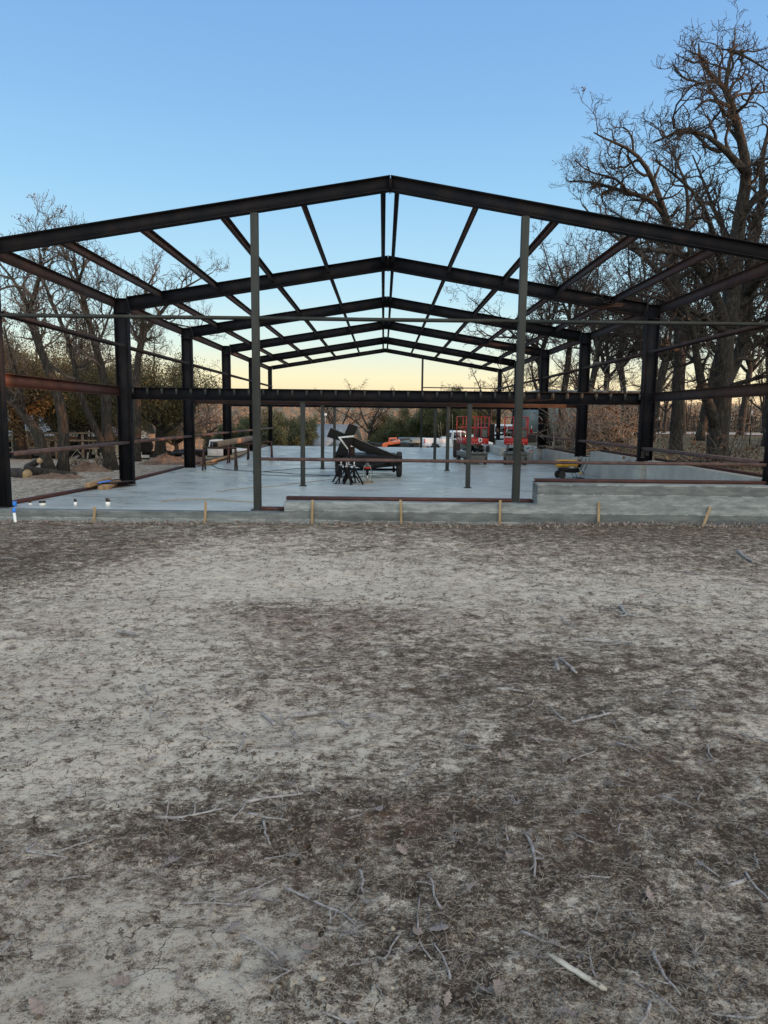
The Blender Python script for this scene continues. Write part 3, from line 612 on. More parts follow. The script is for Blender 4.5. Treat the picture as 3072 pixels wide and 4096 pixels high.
def make_tree(name, label, cat, base, stems, prm, seed, group=None, bark='bark', dead=0, leaves=None, start=1, trunk_n=14):
    """stems: list of (points in local metres, r0, r1, child tmin, is_trunk).  Parts: trunk, branches, leaves"""
    rng = np.random.default_rng(seed); root = thing(name, label, cat, base, 0, group); out = {'limbs': [], 'tips': []}
    tm = MB()
    for (P, r0, r1, tmin, isT) in stems:
        P = resamp(P, .35, .035, rng); n = len(P); t = np.linspace(0, 1, n); rr = r0+(r1-r0)*t**.8
        if isT:
            hh = P[:, 2]-P[0, 2]; rr = rr*(1+.55*np.exp(-hh/.22)); rr = rr*(1+.05*rng.normal(size=n))
        tm.tube(P, rr, trunk_n if isT else 10)
        if tmin < 1: sprout(P, rr, start-1 if isT and start else 0, prm, rng, out, tmin)
    bm = MB()
    for (P, rr, lv) in out['limbs']: bm.tube(P, rr, (8, 5, 4, 3)[min(lv, 3)], cap=False)
    tm.build('trunk', M[bark], root, smooth=True)
    if bm.n: bm.build('branches', M['bark_pale'] if bark == 'bark_pale' or name == 'bare_tree' else M['twigbark'], root, smooth=False)  # bare_tree twigs take paler bark: sunlit tops put into the colour
    tips = np.array(out['tips']) if out['tips'] else np.zeros((0, 3))
    if dead and len(tips):
        lm = MB(); k = rng.choice(len(tips), min(len(tips), max(3, dead//18)), replace=False)
        for i in k: cards(lm, tips[i], (.20, .20, .17), 20, .026, rng, shell=.1)
        lm.build('dead_leaves', M['deadleaf'], root)
    if leaves:
        lm = MB(); cnt, spread, size, mm = leaves; ids = rng.choice(len(tips), cnt)
        for ch in np.array_split(ids, 40):
            P = tips[ch]+rng.normal(size=(len(ch), 3))*spread
            n = len(P); a = rng.normal(size=(n, 3)); a /= np.linalg.norm(a, axis=1)[:, None]; b = np.cross(a, rng.normal(size=(n, 3))); b /= np.linalg.norm(b, axis=1)[:, None]
            ss = (size*(.6+.8*rng.random(n)))[:, None]; V = np.stack([P-a*ss, P-b*ss*.6, P+a*ss, P+b*ss*.6], 1).reshape(-1, 3); lm.add(V, np.arange(4*n).reshape(-1, 4))
        lm.build('leaves', M[mm], root)
    return root
M['leaf_olive2'] = mat('olive green leaves', (.036, .040, .016), (.11, .092, .034), 1.6, .7)
M['twigbark'] = mat('twig bark', (.012, .010, .009), (.048, .038, .033), 2, .95)

def px_stems(Y, spec):
    """spec: list of (pixel points with optional depth offset, r0, r1, tmin, trunk?) -> local stems, base"""
    b0 = at(*spec[0][0][0][:2], Y); base = Vector((b0.x, Y, float(terrain(b0.x, Y))-.05))
    res = []
    for pts, r0, r1, tm_, isT in spec:
        P = []
        for q in pts:
            y = Y+(q[2] if len(q) > 2 else 0); v = at(q[0], q[1], y); P.append((v.x-base.x, y-base.y, v.z-base.z))
        if isT and P[0][2] < .6: P[0] = (P[0][0], P[0][1], -.1)
        res.append((P, r0, r1, tm_, isT))
    return base, res

# --- the two big bare oaks on the right that stand closest
Yb = 6.6
b, st = px_stems(Yb, [
 ([(2872, 1985), (2866, 1850), (2873, 1720), (2886, 1600), (2898, 1480), (2905, 1320)], .27, .22, 1, True),
 ([(2905, 1320), (2930, 1158, .2), (2950, 1029, .4), (2955, 880, .5), (2990, 700, .5), (2985, 640, .4), (2969, 581, .4), (2943, 465, .2), (2924, 400, 0), (2901, 355, 0)], .19, .055, .12, False),
 ([(2901, 355), (2859, 317, -.2), (2808, 265, -.3), (2790, 235, -.3), (2800, 200, -.4), (2795, 175, -.5)], .05, .012, .05, False),
 ([(2901, 355), (2917, 278, .3), (2917, 200, .4), (2945, 165, .5), (2943, 130, .6)], .045, .012, .05, False),
 ([(2917, 200, .4), (2975, 215, .2), (3030, 250, 0), (3080, 290, -.2)], .03, .012, .05, False),
 ([(2924, 400), (2969, 362, .4), (3034, 388, .6), (3090, 365, .9)], .035, .012, .05, False),
 ([(2917, 426), (2833, 388, -.5), (2800, 400, -.7), (2782, 440, -.8)], .035, .012, .05, False),
 ([(2990, 700, .4), (2956, 646, .1), (2892, 594, -.3), (2840, 536, -.6), (2775, 504, -.8), (2698, 515, -1.0), (2614, 570, -1.2)], .085, .014, .1, False),
 ([(2698, 515, -1), (2680, 480, -1.1), (2688, 420, -1.2), (2737, 362, -1.3), (2808, 310, -1.3)], .025, .01, .1, False),
 ([(2904, 1330), (2860, 1171, -.4), (2820, 1094, -.8), (2775, 1042, -1.1), (2700, 1000, -1.5), (2600, 1010, -1.8), (2520, 990, -2.1)], .13, .02, .15, False),
 ([(2905, 1330), (2982, 1190, .5), (3008, 997, .8), (3027, 900, 1.0), (3060, 760, 1.2), (3040, 640, 1.3), (3075, 520, 1.4)], .16, .03, .1, False),
 ([(2930, 1158, .2), (2870, 1010, -.9), (2840, 880, -1.4), (2790, 760, -1.8), (2700, 700, -2.0), (2620, 640, -2.2)], .09, .014, .1, False),
 ([(2982, 1190, .5), (3060, 1090, -.6), (3140, 1010, -1.0), (3200, 900, -1.3)], .09, .015, .1, False),
 ([(2873, 1720), (2830, 1600, -.3), (2800, 1530, -.5), (2775, 1440, -.6), (2790, 1330, -.8), (2740, 1240, -1.2)], .13, .03, .3, False),
 ([(2898, 1480), (2990, 1400, .3), (3080, 1330, .3), (3170, 1290, .2)], .09, .02, .1, False),
 ([(2892, 1540), (2955, 1420, .5), (2985, 1300, .7), (3000, 1180, .8), (2985, 1040, 1.0), (3010, 900, 1.2)], .15, .05, .2, False),
 ([(2950, 1029, .4), (2900, 930, .9), (2850, 830, 1.2), (2800, 700, 1.4), (2770, 620, 1.5)], .07, .014, .1, False),
 ([(2904, 1330), (2840, 1290, -.5), (2760, 1230, -.9), (2680, 1215, -1.2), (2590, 1170, -1.4), (2500, 1165, -1.6)], .085, .014, .1, False),
 ([(2955, 880, .5), (3020, 820, .2), (3060, 740, 0), (3110, 650, -.2)], .07, .015, .1, False),
 ([(2890, 1560), (2960, 1530, -.4), (3030, 1500, -.7), (3110, 1500, -.9)], .07, .015, .1, False),
])
st = [(P, (a if t else a*1.3), (c if t else c*1.35), d, t) for (P, a, c, d, t) in st]
P1 = dict(BASE); P1['n'] = [2.7, 3.6, 4.6, 5.0]; P1['len'] = [1.25, .62, .36, .22]; P1['gn'] = .36; P1['rad'] = [.050, .020, .011, .007]
make_tree('oak_tree', 'thick trunked bare oak towering highest at the right, beside the retaining wall', 'tree', b, st, P1, 11, dead=260)
Yb = 11.9
b, st = px_stems(Yb, [
 ([(2700, 1850), (2708, 1700), (2718, 1500), (2718, 1320), (2705, 1180), (2694, 1040)], .21, .16, 1, True),
 ([(2694, 1040), (2670, 900), (2646, 808, -.2), (2614, 730, -.4), (2591, 659, -.6), (2556, 620, -.7), (2510, 588, -.8), (2452, 562, -.9), (2413, 562, -1), (2375, 530, -1)], .13, .014, .15, False),
 ([(2670, 900), (2646, 808, .3), (2569, 775, .4), (2510, 775, .4), (2452, 756, .3), (2362, 730, .2), (2278, 727, 0)], .09, .014, .1, False),
 ([(2510, 775, .4), (2504, 724, .1), (2420, 704, -.2), (2330, 690, -.5), (2300, 640, -.7)], .04, .012, .1, False),
 ([(2694, 1040), (2740, 940, .5), (2760, 820, .9), (2740, 700, 1.1), (2690, 620, 1.3), (2660, 560, 1.3)], .10, .014, .1, False),
 ([(2705, 1180), (2620, 1060, -.8), (2530, 990, -1.2), (2430, 930, -1.5), (2360, 860, -1.7), (2330, 820, -1.8)], .10, .014, .1, False),
 ([(2718, 1320), (2600, 1260, .7), (2480, 1250, 1.2), (2390, 1230, 1.5), (2290, 1180, 1.8), (2200, 1130, 2)], .10, .014, .1, False),
 ([(2710, 1240), (2800, 1160, .7), (2860, 1060, 1.1), (2900, 960, 1.2)], .09, .02, .1, False),
 ([(2700, 1130), (2780, 1060, -.5), (2850, 1040, -.8), (2930, 980, -1)], .08, .014, .1, False),
 ([(2694, 1040), (2640, 980, .8), (2560, 900, 1.3), (2500, 880, 1.6), (2430, 830, 1.8)], .08, .014, .1, False),
 ([(2715, 1400), (2640, 1380, -.9), (2540, 1330, -1.4), (2450, 1330, -1.7), (2400, 1290, -1.8)], .07, .012, .1, False),
])
st = [(P, (a if t else a*1.25), (c if t else c*1.3), d, t) for (P, a, c, d, t) in st]
P2 = dict(BASE); P2['len'] = [1.35, .70, .40, .24]; P2['n'] = [2.2, 3.3, 4.6, 5.0]; P2['gn'] = .36; P2['rad'] = [.052, .022, .012, .008]
make_tree('oak_tree', 'bare oak with long limbs reaching left over the frame, just left of the tallest oak', 'tree', b, st, P2, 12, dead=600)

# --- bare trees on the left
P3 = dict(BASE); P3['len'] = [1.15, .66, .42, .26]; P3['lift'] = .5; P3['up'] = .09; P3['rad'] = [.045, .020, .010, .007]; P3['n'] = [2.7, 3.5, 4.6, 5]
b, st = px_stems(8.3, [
 ([(247, 1905), (258, 1771), (262, 1670), (238, 1586), (205, 1501), (152, 1400), (138, 1320), (118, 1235)], .16, .10, .75, True),
 ([(118, 1235), (84, 1170, .2), (55, 1110, .4), (17, 1070, .6), (-20, 1040, .8)], .07, .014, .1, False),
 ([(118, 1235), (150, 1160, -.2), (169, 1100, -.4), (169, 1002, -.5), (152, 970, -.4), (148, 940, -.3)], .075, .014, .05, False),
 ([(169, 1002, -.5), (210, 985, -.8), (230, 955, -1)], .035, .012, .05, False),
])
make_tree('bare_tree', 'bare tree at far left whose slim trunk curves left above the log pile', 'tree', b, st, P3, 21, dead=400)
b, st = px_stems(8.0, [
 ([(205, 1905), (180, 1800), (160, 1735), (130, 1700), (98, 1668), (60, 1620), (20, 1562), (-40, 1480)], .17, .08, .6, True),
 ([(98, 1668), (70, 1500, -.5), (30, 1400, -.8), (15, 1300, -1)], .06, .02, .2, False),
])
make_tree('bare_tree', 'leaning trunk bent hard to the left behind the cut logs', 'tree', b, st, P3, 22, dead=500)
b, st = px_stems(9.6, [
 ([(445, 1905), (432, 1771), (430, 1636), (415, 1501), (384, 1400), (365, 1330), (340, 1205), (312, 1138), (304, 1080), (294, 1030)], .20, .04, .45, True),
 ([(312, 1138), (345, 1070, -.2), (342, 1010, -.3), (332, 975, -.3)], .05, .012, .05, False),
 ([(384, 1400), (430, 1300, .4), (450, 1220, .6), (470, 1150, .7)], .05, .012, .05, False),
 ([(435, 1850), (405, 1760, -.2), (385, 1715, -.3), (338, 1636, -.4), (315, 1570, -.4), (300, 1440, -.4), (270, 1323, -.3), (230, 1266, -.3), (199, 1205, -.3), (186, 1144, -.3), (150, 1060, -.3)], .12, .03, .35, False),
])
make_tree('bare_tree', 'forked bare tree standing just left of the second column on the left side', 'tree', b, st, P3, 23, dead=500)
b, st = px_stems(15.5, [
 ([(540, 1850), (545, 1780), (552, 1700), (548, 1600), (545, 1480), (560, 1380), (575, 1330)], .17, .12, .9, True),
 ([(575, 1330), (620, 1290, .2), (660, 1230, .4), (690, 1180, .6), (740, 1140, .7), (800, 1120, .8), (850, 1090, .9)], .10, .014, .1, False),
 ([(575, 1330), (560, 1230, -.3), (590, 1130, -.5), (640, 1060, -.6)], .08, .014, .1, False),
 ([(620, 1290, .2), (690, 1290, .4), (760, 1300, .5), (830, 1330, .6)], .05, .012, .1, False),
 ([(560, 1380), (520, 1290, .4), (480, 1210, .6), (450, 1130, .8)], .06, .012, .1, False),
])
make_tree('bare_tree', 'wide bare tree seen between the second and third left columns', 'tree', b, st, P3, 24, dead=300)

# --- procedural trees
def std_stems(h, r, rng, lean=.1, nlimb=6, fork=.42, spread=1.0):
    P = [(0, 0, -.1)]; d = np.array([rng.uniform(-lean, lean), rng.uniform(-lean, lean), 1.]); p = np.zeros(3)
    H = h*fork
    for i in range(4):
        p = p+d*H/4+rng.normal(size=3)*np.array([.06, .06, 0]); P.append(tuple(p))
    st = [(P, r, r*.75, 1, True)]
    for k in range(nlimb):
        a = 2*math.pi*(k+rng.random()*.6)/nlimb; el = rng.uniform(.35, 1.3) if k else 1.5; L = h*(1-fork)*rng.uniform(.75, 1.1); q = p+np.array([0, 0, -rng.random()*H*.3]); d = np.array([math.cos(a)*math.cos(el)*spread, math.sin(a)*math.cos(el)*spread, math.sin(el)]); Q = [tuple(q)]
        for i in range(5): d = d+rng.normal(size=3)*.22; d[2] += .06; d /= np.linalg.norm(d); q = q+d*L/5; Q.append(tuple(q))
        st.append((Q, r*.5, .014, .15, False))
    return st
def bare_proto(nm, lab, h, r, seed, loc, rz=0, dead=0, bark='bark', spread=1., fork=.42, dens=1.0, leaves=None, grp=None, nl=6):
    rng = np.random.default_rng(seed); p = dict(BASE); p['levels'] = 3 if dens < 1 else 4; p['len'] = [h*.17, h*.095, h*.055, h*.033]; p['rad'] = [.065, .030, .016, .011]; p['n'] = [1.7, 2.8, 4.2, 4.2]; p['gn'] = .36; p['rmin'] = .008
    t = make_tree(nm, lab, 'tree', loc, std_stems(h, r, rng, spread=spread, fork=fork, nlimb=nl), p, seed+100, dead=dead, bark=bark, leaves=leaves, group=grp); t.rotation_euler[2] = rz; return t
def gp(px, Y, dz=0): v = at(px, 1700, Y); return (v.x, Y, float(terrain(v.x, Y))-.02+dz)
GB = 'bare oaks in the field to the right'
A = bare_proto('oak_tree', 'bare oak with low sun on its trunk, right of the second right column', 8.6, .185, 31, gp(2800, 28), 0, dead=700, grp=GB)
B = bare_proto('oak_tree', 'straight bare oak right of the fourth right column, left of a close pair', 8.2, .15, 32, gp(2196, 19.2), 0, dead=900, fork=.5, grp=GB)
copy_tree(B, gp(2240, 20.4), 2.2, 'right trunk of the close pair of bare oaks beside the fourth right column', scale=(1.05, 1.05, 1.2))
copy_tree(A, gp(2962, 43), 1.3, 'broad bare oak near the far gravel road, right of the tallest oak', scale=(1.35, 1.35, 1.55))
copy_tree(B, gp(2738, 45), .6, 'slender bare oak by the road, just right of the leaning left oak trunk', scale=(1.2, 1.2, 1.5))
copy_tree(A, gp(2510, 33), 3.0, 'bare oak behind the brush pile beside the dark shed opening', scale=(1.2, 1.2, 1.35))
copy_tree(B, gp(2548, 35), 4.1, 'second bare oak behind the brush pile, close to the white tipped post', scale=(1.2, 1.2, 1.3))
copy_tree(A, gp(2415, 36), 5.2, 'bare oak rising behind the brush pile left of the white pole', scale=(1.15, 1.15, 1.3))
copy_tree(A, gp(2600, 24), .9, 'tall bare oak mostly behind the second right column', scale=(1.2, 1.2, 1.3))
copy_tree(B, gp(2330, 26), 2.9, 'tall bare oak between the third and fourth right columns', scale=(1.2, 1.2, 1.25))
copy_tree(A, gp(3080, 20), 4.6, 'bare oak cut by the right edge of the view behind the tallest oak', scale=(1.2, 1.2, 1.3))
A.scale = (1.25, 1.25, 1.45)
C3 = bare_proto('oak_tree', 'small gnarled bare oak on the sunlit far lawn left of the slender roadside oak', 6.0, .15, 33, gp(2655, 48), 0, dead=300, fork=.35, grp=GB)
copy_tree(C3, gp(3058, 50), 2., 'small bare oak at the right edge beyond the gravel road', scale=(1.2, 1.2, 1.2))
copy_tree(C3, gp(2330, 50), 1., 'bare oak crown behind the grey shed roof', scale=(1.5, 1.5, 1.5))
copy_tree(B, gp(2120, 44), 3.3, 'bare oak beyond the flatbed trailer behind the fourth right column', scale=(1, 1, .95))
copy_tree(C3, gp(1960, 50), 3.9, 'spreading bare oak behind the red lifts', scale=(1.35, 1.35, 1.15))
copy_tree(A, gp(2640, 60), 2.6, 'tall bare oak far beyond the gravel road', scale=(1.2, 1.2, 1.1))
copy_tree(B, gp(2890, 62), 5.1, 'bare oak far beyond the road showing between the two nearest trunks', scale=(1.3, 1.3, 1.2))
copy_tree(C3, gp(2045, 62), 5.5, 'bare oak crown far behind the parked white car', scale=(1.6, 1.6, 1.35))
GL = 'bare trees down the slope on the left'
D3 = bare_proto('bare_tree', 'upright bare tree down the slope behind the left pickup', 9.5, .2, 34, gp(640, 36), 0, dead=0, fork=.35, grp=GL)
copy_tree(D3, gp(330, 38), 1.7, 'pale topped bare tree far behind the left columns', scale=(1.1, 1.1, 1.3))
copy_tree(D3, gp(150, 34), 2.9, 'bare tree behind the curved trunk at the far left', scale=(1.1, 1.1, 1.25))
copy_tree(D3, gp(745, 62), 4.2, 'grey bare tree on the slope against the orange hill', scale=(1, 1, .9))
copy_tree(C3, gp(1350, 88), 1.2, 'pale bare tree on the slope behind the small stone house', scale=(2.0, 2.0, 1.7))
copy_tree(C3, gp(1480, 84), 4.2, 'pale bare tree against the orange hill between the middle posts', scale=(1.9, 1.9, 1.6))
copy_tree(D3, gp(830, 75), 5.0, 'bare tree between the third and fourth left columns', scale=(1, 1, .95))

# --- evergreen live oaks and cedars
GE = 'dark evergreen trees beyond the slab'
def evergreen(nm, lab, h, rad, seed, loc, mm, n, size, grp, shape=1.0, fork=.22, r=.18):
    rng = np.random.default_rng(seed); p = dict(BASE); p['levels'] = 3; p['len'] = [h*.22, h*.13, h*.07, .1]; p['n'] = [1.6, 2.6, 3.6, 0]; p['rad'] = [.05, .022, .012, .01]; p['rmin'] = .008
    st = std_stems(h, r, rng, fork=fork, nlimb=9, spread=shape)
    t = make_tree(nm, lab, 'tree', loc, st, p, seed+50, bark='bark', leaves=(n, rad, size, mm), group=grp); return t
E1 = evergreen('live_oak', 'dark live oak behind the telehandler, leftmost of the broad evergreens on the right', 5.2, .26, 41, gp(1625, 80), 'leaf_green', 34000, .065, GE, 1.5)
E2 = evergreen('cedar_tree', 'dense cedar right of the fourth left column', 5.0, .22, 42, gp(985, 74), 'leaf_cedar', 34000, .06, GE, 1.2, fork=.12)
copy_tree(E1, gp(1715, 78), 1.9, 'dark live oak right of the telehandler, behind the thin far post', scale=(1, 1, 1.1))
copy_tree(E1, gp(1810, 72), 3.6, 'dark live oak behind the cab of the white pickup on the right', scale=(1.1, 1.1, 1.15))
copy_tree(E1, gp(1905, 76), 5.0, 'dark live oak behind the nearer red lift', scale=(1.1, 1.1, 1.08))
copy_tree(E2, gp(1110, 66), 2.5, 'broad cedar with yellowish foliage left of the stone house', scale=(1.1, 1.1, 1.08))
copy_tree(E2, gp(1190, 72), 4.0, 'cedar behind the left interior post', scale=(.75, .75, 1.0))
copy_tree(E2, gp(890, 84), 5.5, 'feathery cedar between the third and fourth left columns', scale=(.75, .75, .9))
copy_tree(E1, gp(1545, 86), .6, 'rounded live oak edge against the orange hill', scale=(.9, .9, 1.0))
GO = 'leafy live oaks behind the left wall'
E3 = evergreen('live_oak', 'brown green live oak filling the gap behind the leaning trunks', 5.0, .24, 43, gp(80, 19), 'leaf_olive', 34000, .036, GO, 1.4, fork=.3, r=.3)
E4 = evergreen('live_oak', 'dark green live oak over the house porch behind the forked tree', 4.6, .22, 44, gp(330, 21), 'leaf_olive2', 32000, .034, GO, 1.5, fork=.34, r=.25)
copy_tree(E4, gp(640, 20), 1.3, 'leafy live oak between the second and third left columns', scale=(1.05, 1.05, 1.1))
copy_tree(E3, gp(420, 24), 5.9, 'rust brown live oak just left of the second left column', scale=(1.1, 1.1, 1.15))
copy_tree(E3, gp(230, 25), 2.2, 'olive brown live oak behind the curved trunk', scale=(1.1, 1.1, 1.15))
copy_tree(E4, gp(500, 28), 3.3, 'shadowed live oak behind the second left column', scale=(1.2, 1.2, 1.2))
copy_tree(E3, gp(-60, 15), 4.4, 'brown leaved live oak cut by the left edge of the view', scale=(1.0, 1.0, 1.05))
copy_tree(E4, gp(705, 66), 5.3, 'low live oak far down the slope beside the third left column', scale=(1.1, 1.1, 1.0))

# unseen woods placed far right to block the low sun, gaps cut for beams
def sun_block_woods():
    """gaps[] are openings in the woods: (y, z) extents measured where a sunbeam through them crosses x = 0"""
    rng = np.random.default_rng(8); m = MB(); tr = MB()
    gaps = [(10.9, 11.3, -.2, .55), (12.2, 12.45, -.2, .5), (14.9, 15.3, -.2, .5), (16.2, 16.4, -.2, .6)]
    def beam(x, y, z, ry, rz): gaps.append((y-x*sd.y/sd.x-ry, y-x*sd.y/sd.x+ry, z-x*sd.z/sd.x-rz, z-x*sd.z/sd.x+rz))
    for (x, y, z, ry, rz) in ((-9, 8.4, 1.75, .5, .22), (-8.9, 8.3, .95, .5, .20), (-9.3, 8.2, 2.9, .35, .3), (-7.9, 9.6, 1.1, .3, .25), (-6, 9.3, 1.10, .35, .18), (-6, 12.5, 1.15, .9, .16), (-6, 14.6, 1.15, .3, .16), (-6, 16.6, 1.15, .3, .2), (-12, 17, 2.2, 1.6, .5), (-11, 19, 3.3, 1.2, .4), (-7, 15.6, 2.6, .5, .4),
                             (7.5, 14.5, 1.5, .9, .5), (8.2, 18.5, 2.1, .9, .6), (8.5, 21, 3.3, .8, .35), (17, 28, 1.4, .9, .5), (23, 43, 1.3, 1.5, .4), (16, 45, 1.3, 1.2, .4), (11, 48, 1.2, 2.5, .35), (-6, -.3, 2.5, .25, .5), (9, 36, 2, 1, .6), (-6, 21, 1.15, 1.5, .2), (-7, 13, .35, .5, .2)): beam(x, y, z, ry, rz)
    for i in range(330):
        x = rng.uniform(27, 46); y = -36+68*rng.random(); z0 = .5; h = rng.uniform(8.2, 10.8)
        cards(m, (x, y, z0+h*.5), (2.6, 2.6, h*.52), 330, .34, rng, shell=.1)
        tr.tube([(x, y, z0-.3), (x+rng.uniform(-.3, .3), y, z0+h*.6)], [.2, .1], 6)
    V = np.concatenate(m.V).reshape(-1, 4, 3); c = V.mean(axis=1); yy = c[:, 1]-c[:, 0]*sd.y/sd.x; zz = c[:, 2]-c[:, 0]*sd.z/sd.x; keep = np.ones(len(c), bool)
    for (a, b, lo, hi) in gaps: keep &= ~((yy > a-.27) & (yy < b+.27) & (zz > lo-.24) & (zz < hi+.24))
    keep &= c[:, 2] > .3
    V = V[keep]; m = MB(); m.add(V.reshape(-1, 3), np.arange(len(V)*4).reshape(-1, 4))
    o = m.build('woodland', M['leaf_green']); tag(o, 'dense unseen evergreen woods beyond the right edge, placed to block the low sun', 'woodland', kind='stuff')
sun_block_woods()

# ================================================================== MACHINES, VEHICLES, SITE OBJECTS
def wheel(parent, x, y, z, r, wd, axis='x', rimr=.58, rim='rim', name='wheel', side=1):
    """tyre with a dished rim; axis = axle direction"""
    m = MB(); h = wd/2; m.lathe([(r*rimr, -h), (r*.86, -h*1.0), (r*.97, -h*.75), (r, -h*.35), (r, h*.35), (r*.97, h*.75), (r*.86, h), (r*rimr, h)], (x, y, z), axis, 28)
    wroot = m.build(name, M['rubber'], parent, smooth=False); m = MB()
    m.lathe([(r*rimr*.99, h*.96*side), (r*rimr*.92, h*.9*side), (r*rimr*.8, h*.45*side), (r*.20, h*.55*side), (r*.15, h*.85*side), (r*.04, h*.9*side)], (x, y, z), axis, 20)
    m.build('rim', M[rim], wroot); return wroot

# ---- black low trailer with crossed beams and white chevron, seen from its front
TY = 7.5
def tz(x, y): return (1250+x/4.1475, 1620+y/4.1475)
def tp(x, y, Y=TY): v = at(*tz(x, y), Y); return (v.x, v.z)
tr = thing('equipment_trailer', 'low black two wheeled trailer carrying crossed black beams and a white chevron', 'trailer', (0, 0, 0))
m = MB()
m.prism([tp(300, 378), tp(1395, 838), tp(1380, 880), tp(1150, 850), tp(790, 760), tp(600, 640), tp(237, 525)], 'y', TY-.02, TY+.10); m.build('long_beam', M['paint_black'], tr, bevel=.006)
m = MB(); m.bar((tp(300, 378)[0], TY-.03, tp(300, 378)[1]), (tp(1390, 838)[0], TY-.03, tp(1390, 838)[1]), .02, .018); m.bar((tp(615, 300)[0], TY-.17, tp(615, 300)[1]), (tp(755, 358)[0], TY-.17, tp(755, 358)[1]), .02, .016); m.build('edge_trim', M['gray_metal'], tr)
m = MB(); m.prism([tp(615, 300), tp(755, 358), tp(690, 520), tp(660, 640), tp(600, 735), tp(590, 825), tp(388, 822), tp(460, 625), tp(525, 485)], 'y', TY-.16, TY-.025); m.build('cross_beam', M['paint_black'], tr, bevel=.006)
m = MB(); Q = [tp(427, 527), tp(690, 500), tp(684, 530), tp(480, 549), tp(600, 717), tp(590, 742)]; m.prism([(x, z) for x, z in Q], 'y', TY-.172, TY-.163); m.build('chevron', M['white_plastic'], tr)
m = MB(); m.prism([tp(385, 835), tp(600, 830), tp(1400, 845), tp(1475, 850), tp(1475, 990), tp(1380, 1015), tp(1000, 1050), tp(700, 1010), tp(400, 1000)], 'y', TY-.05, TY+.02); m.box((-.45, TY+1.3, .60), (1.5, 2.5, .09)); m.build('deck', M['paint_black'], tr, bevel=.006)
for xs_, xe in ((376, 520), (1385, 1480)):
    a, b2 = tp(xs_, 835), tp(xe, 835); zt = a[1]; m = MB(); n_ = 10
    P = [(TY-.02+1.02*k/n_ - .05, zt-.12+.13*math.sin(math.pi*min(1, max(0, (k+.4)/(n_+.8))))) for k in range(n_+1)]
    for (y0_, z0_), (y1_, z1_) in zip(P[:-1], P[1:]): m.bar(((a[0]+b2[0])/2, y0_, z0_), ((a[0]+b2[0])/2, y1_+.004, z1_), b2[0]-a[0], .014)
    m.box(((a[0]+b2[0])/2, TY-.08, zt-.09), (b2[0]-a[0], .02, .17)); m.build('fender', M['paint_black'], tr)
for xs_, xe, s_ in ((372, 462, -1), (1392, 1485, 1)):
    a, b2 = tp(xs_, 1180), tp(xe, 1180); r_ = .34; wheel(tr, (a[0]+b2[0])/2, TY+.30, slabz(TY)+r_, r_, b2[0]-a[0], 'x', side=s_)
a, b2 = tp(462, 1075), tp(1392, 1075); m = MB(); m.box(((a[0]+b2[0])/2, TY+.30, a[1]), (b2[0]-a[0], .06, .06)); m.build('axle', M['paint_black'], tr)
for xx in (1350, 520): q = tp(xx, 1060); m = MB(); m.box((q[0], TY+.30, q[1]), (.05, .55, .045)); m.box((q[0], TY+.3, q[1]-.05), (.07, .09, .12)); m.cyl((q[0], TY+.3, q[1]-.10), (q[0], TY+.3, q[1]+.16), .018, 8); m.build('leaf_spring', M['paint_black'], tr)
m = MB(); q0 = tp(880, 1080, 6.6); q1 = (-.46, 5.95)
for s_ in (-1, 1): m.bar((-.45+s_*.55, TY-.05, .50), (q1[0]+s_*.03, q1[1]+.05, .48), .06, .09)
m.build('drawbar', M['paint_black'], tr)
q = at(*tz(910, 1020), 5.95); m = MB(); m.lathe([(.035, -.03), (.05, .0), (.045, .05), (.02, .07)], (q.x, q.y, q.z+.02)); m.box((q.x, q.y+.10, q.z-.005), (.10, .22, .06)); m.build('coupler', M['gray_metal'], tr, bevel=.006)
m = MB(); m.cyl((q.x, q.y+.07, slabz(6)+.05), (q.x, q.y+.07, slabz(6)+.18), .024, 12); jk = m.build('jack_leg', M['rim'], tr)
m = MB(); m.cyl((q.x, q.y+.07, slabz(6)+.18), (q.x, q.y+.07, q.z+.02), .032, 12); m.build('jack_tube', M['paint_black'], tr)
m = MB(); m.tube([(q.x-.06+.12*t, q.y-.03, q.z-.02+.08*math.sin(math.pi*t)) for t in np.linspace(0, 1, 9)], .006, 6); m.build('hitch_ring', M['rim'], tr); m = MB(); m.box((q.x, q.y-.03, q.z-.035), (.14, .02, .035)); m.build('reflector', M['lamp_red'], tr)
for s_ in (-1, 1):
    m = MB(); m.tube([(q.x+s_*(.05+.05*math.sin(3.1*t)), q.y-.02, q.z+.03-.42*t+.05*math.sin(9*t)) for t in np.linspace(0, 1, 14)], .007, 5); m.build('safety_chain', M['rim'], tr)
m = MB(); m.tube([(q.x+.08+.05*math.sin(2.6*t+.4), q.y, q.z+.03-.44*t) for t in np.linspace(0, 1, 12)], .005, 5); m.build('brake_cable', M['cable'], tr)
a, b2 = tp(890, 625, 9.6), tp(1035, 700, 9.6); m = MB(); m.box(((a[0]+b2[0])/2, 9.6, a[1]-.18), (b2[0]-a[0], .55, .36)); m.build('tool_box', M['paint_black'], tr, bevel=.02)
m = MB(); p_ = tp(800, 785); a = tp(690, 735); m.box((a[0], TY+.12, a[1]-.06), (.03, .03, .30)); m.box((tp(640, 780)[0], TY+.14, tp(640, 780)[1]), (.14, .05, .26)); m.build('upright', M['girt'], tr)
pl = thing('work_light', 'small twin headed pole light standing behind the black trailer', 'pole light', (tp(873, 600, 11)[0], 11, slabz(11)))
zt = tp(873, 445, 11)[1]-slabz(11)
m = MB(); m.cyl((0, 0, 0), (0, 0, zt), .015, 8); m.cyl((0, 0, 0), (0, 0, .02), .16, 14); m.build('pole', M['gray_metal'], pl)
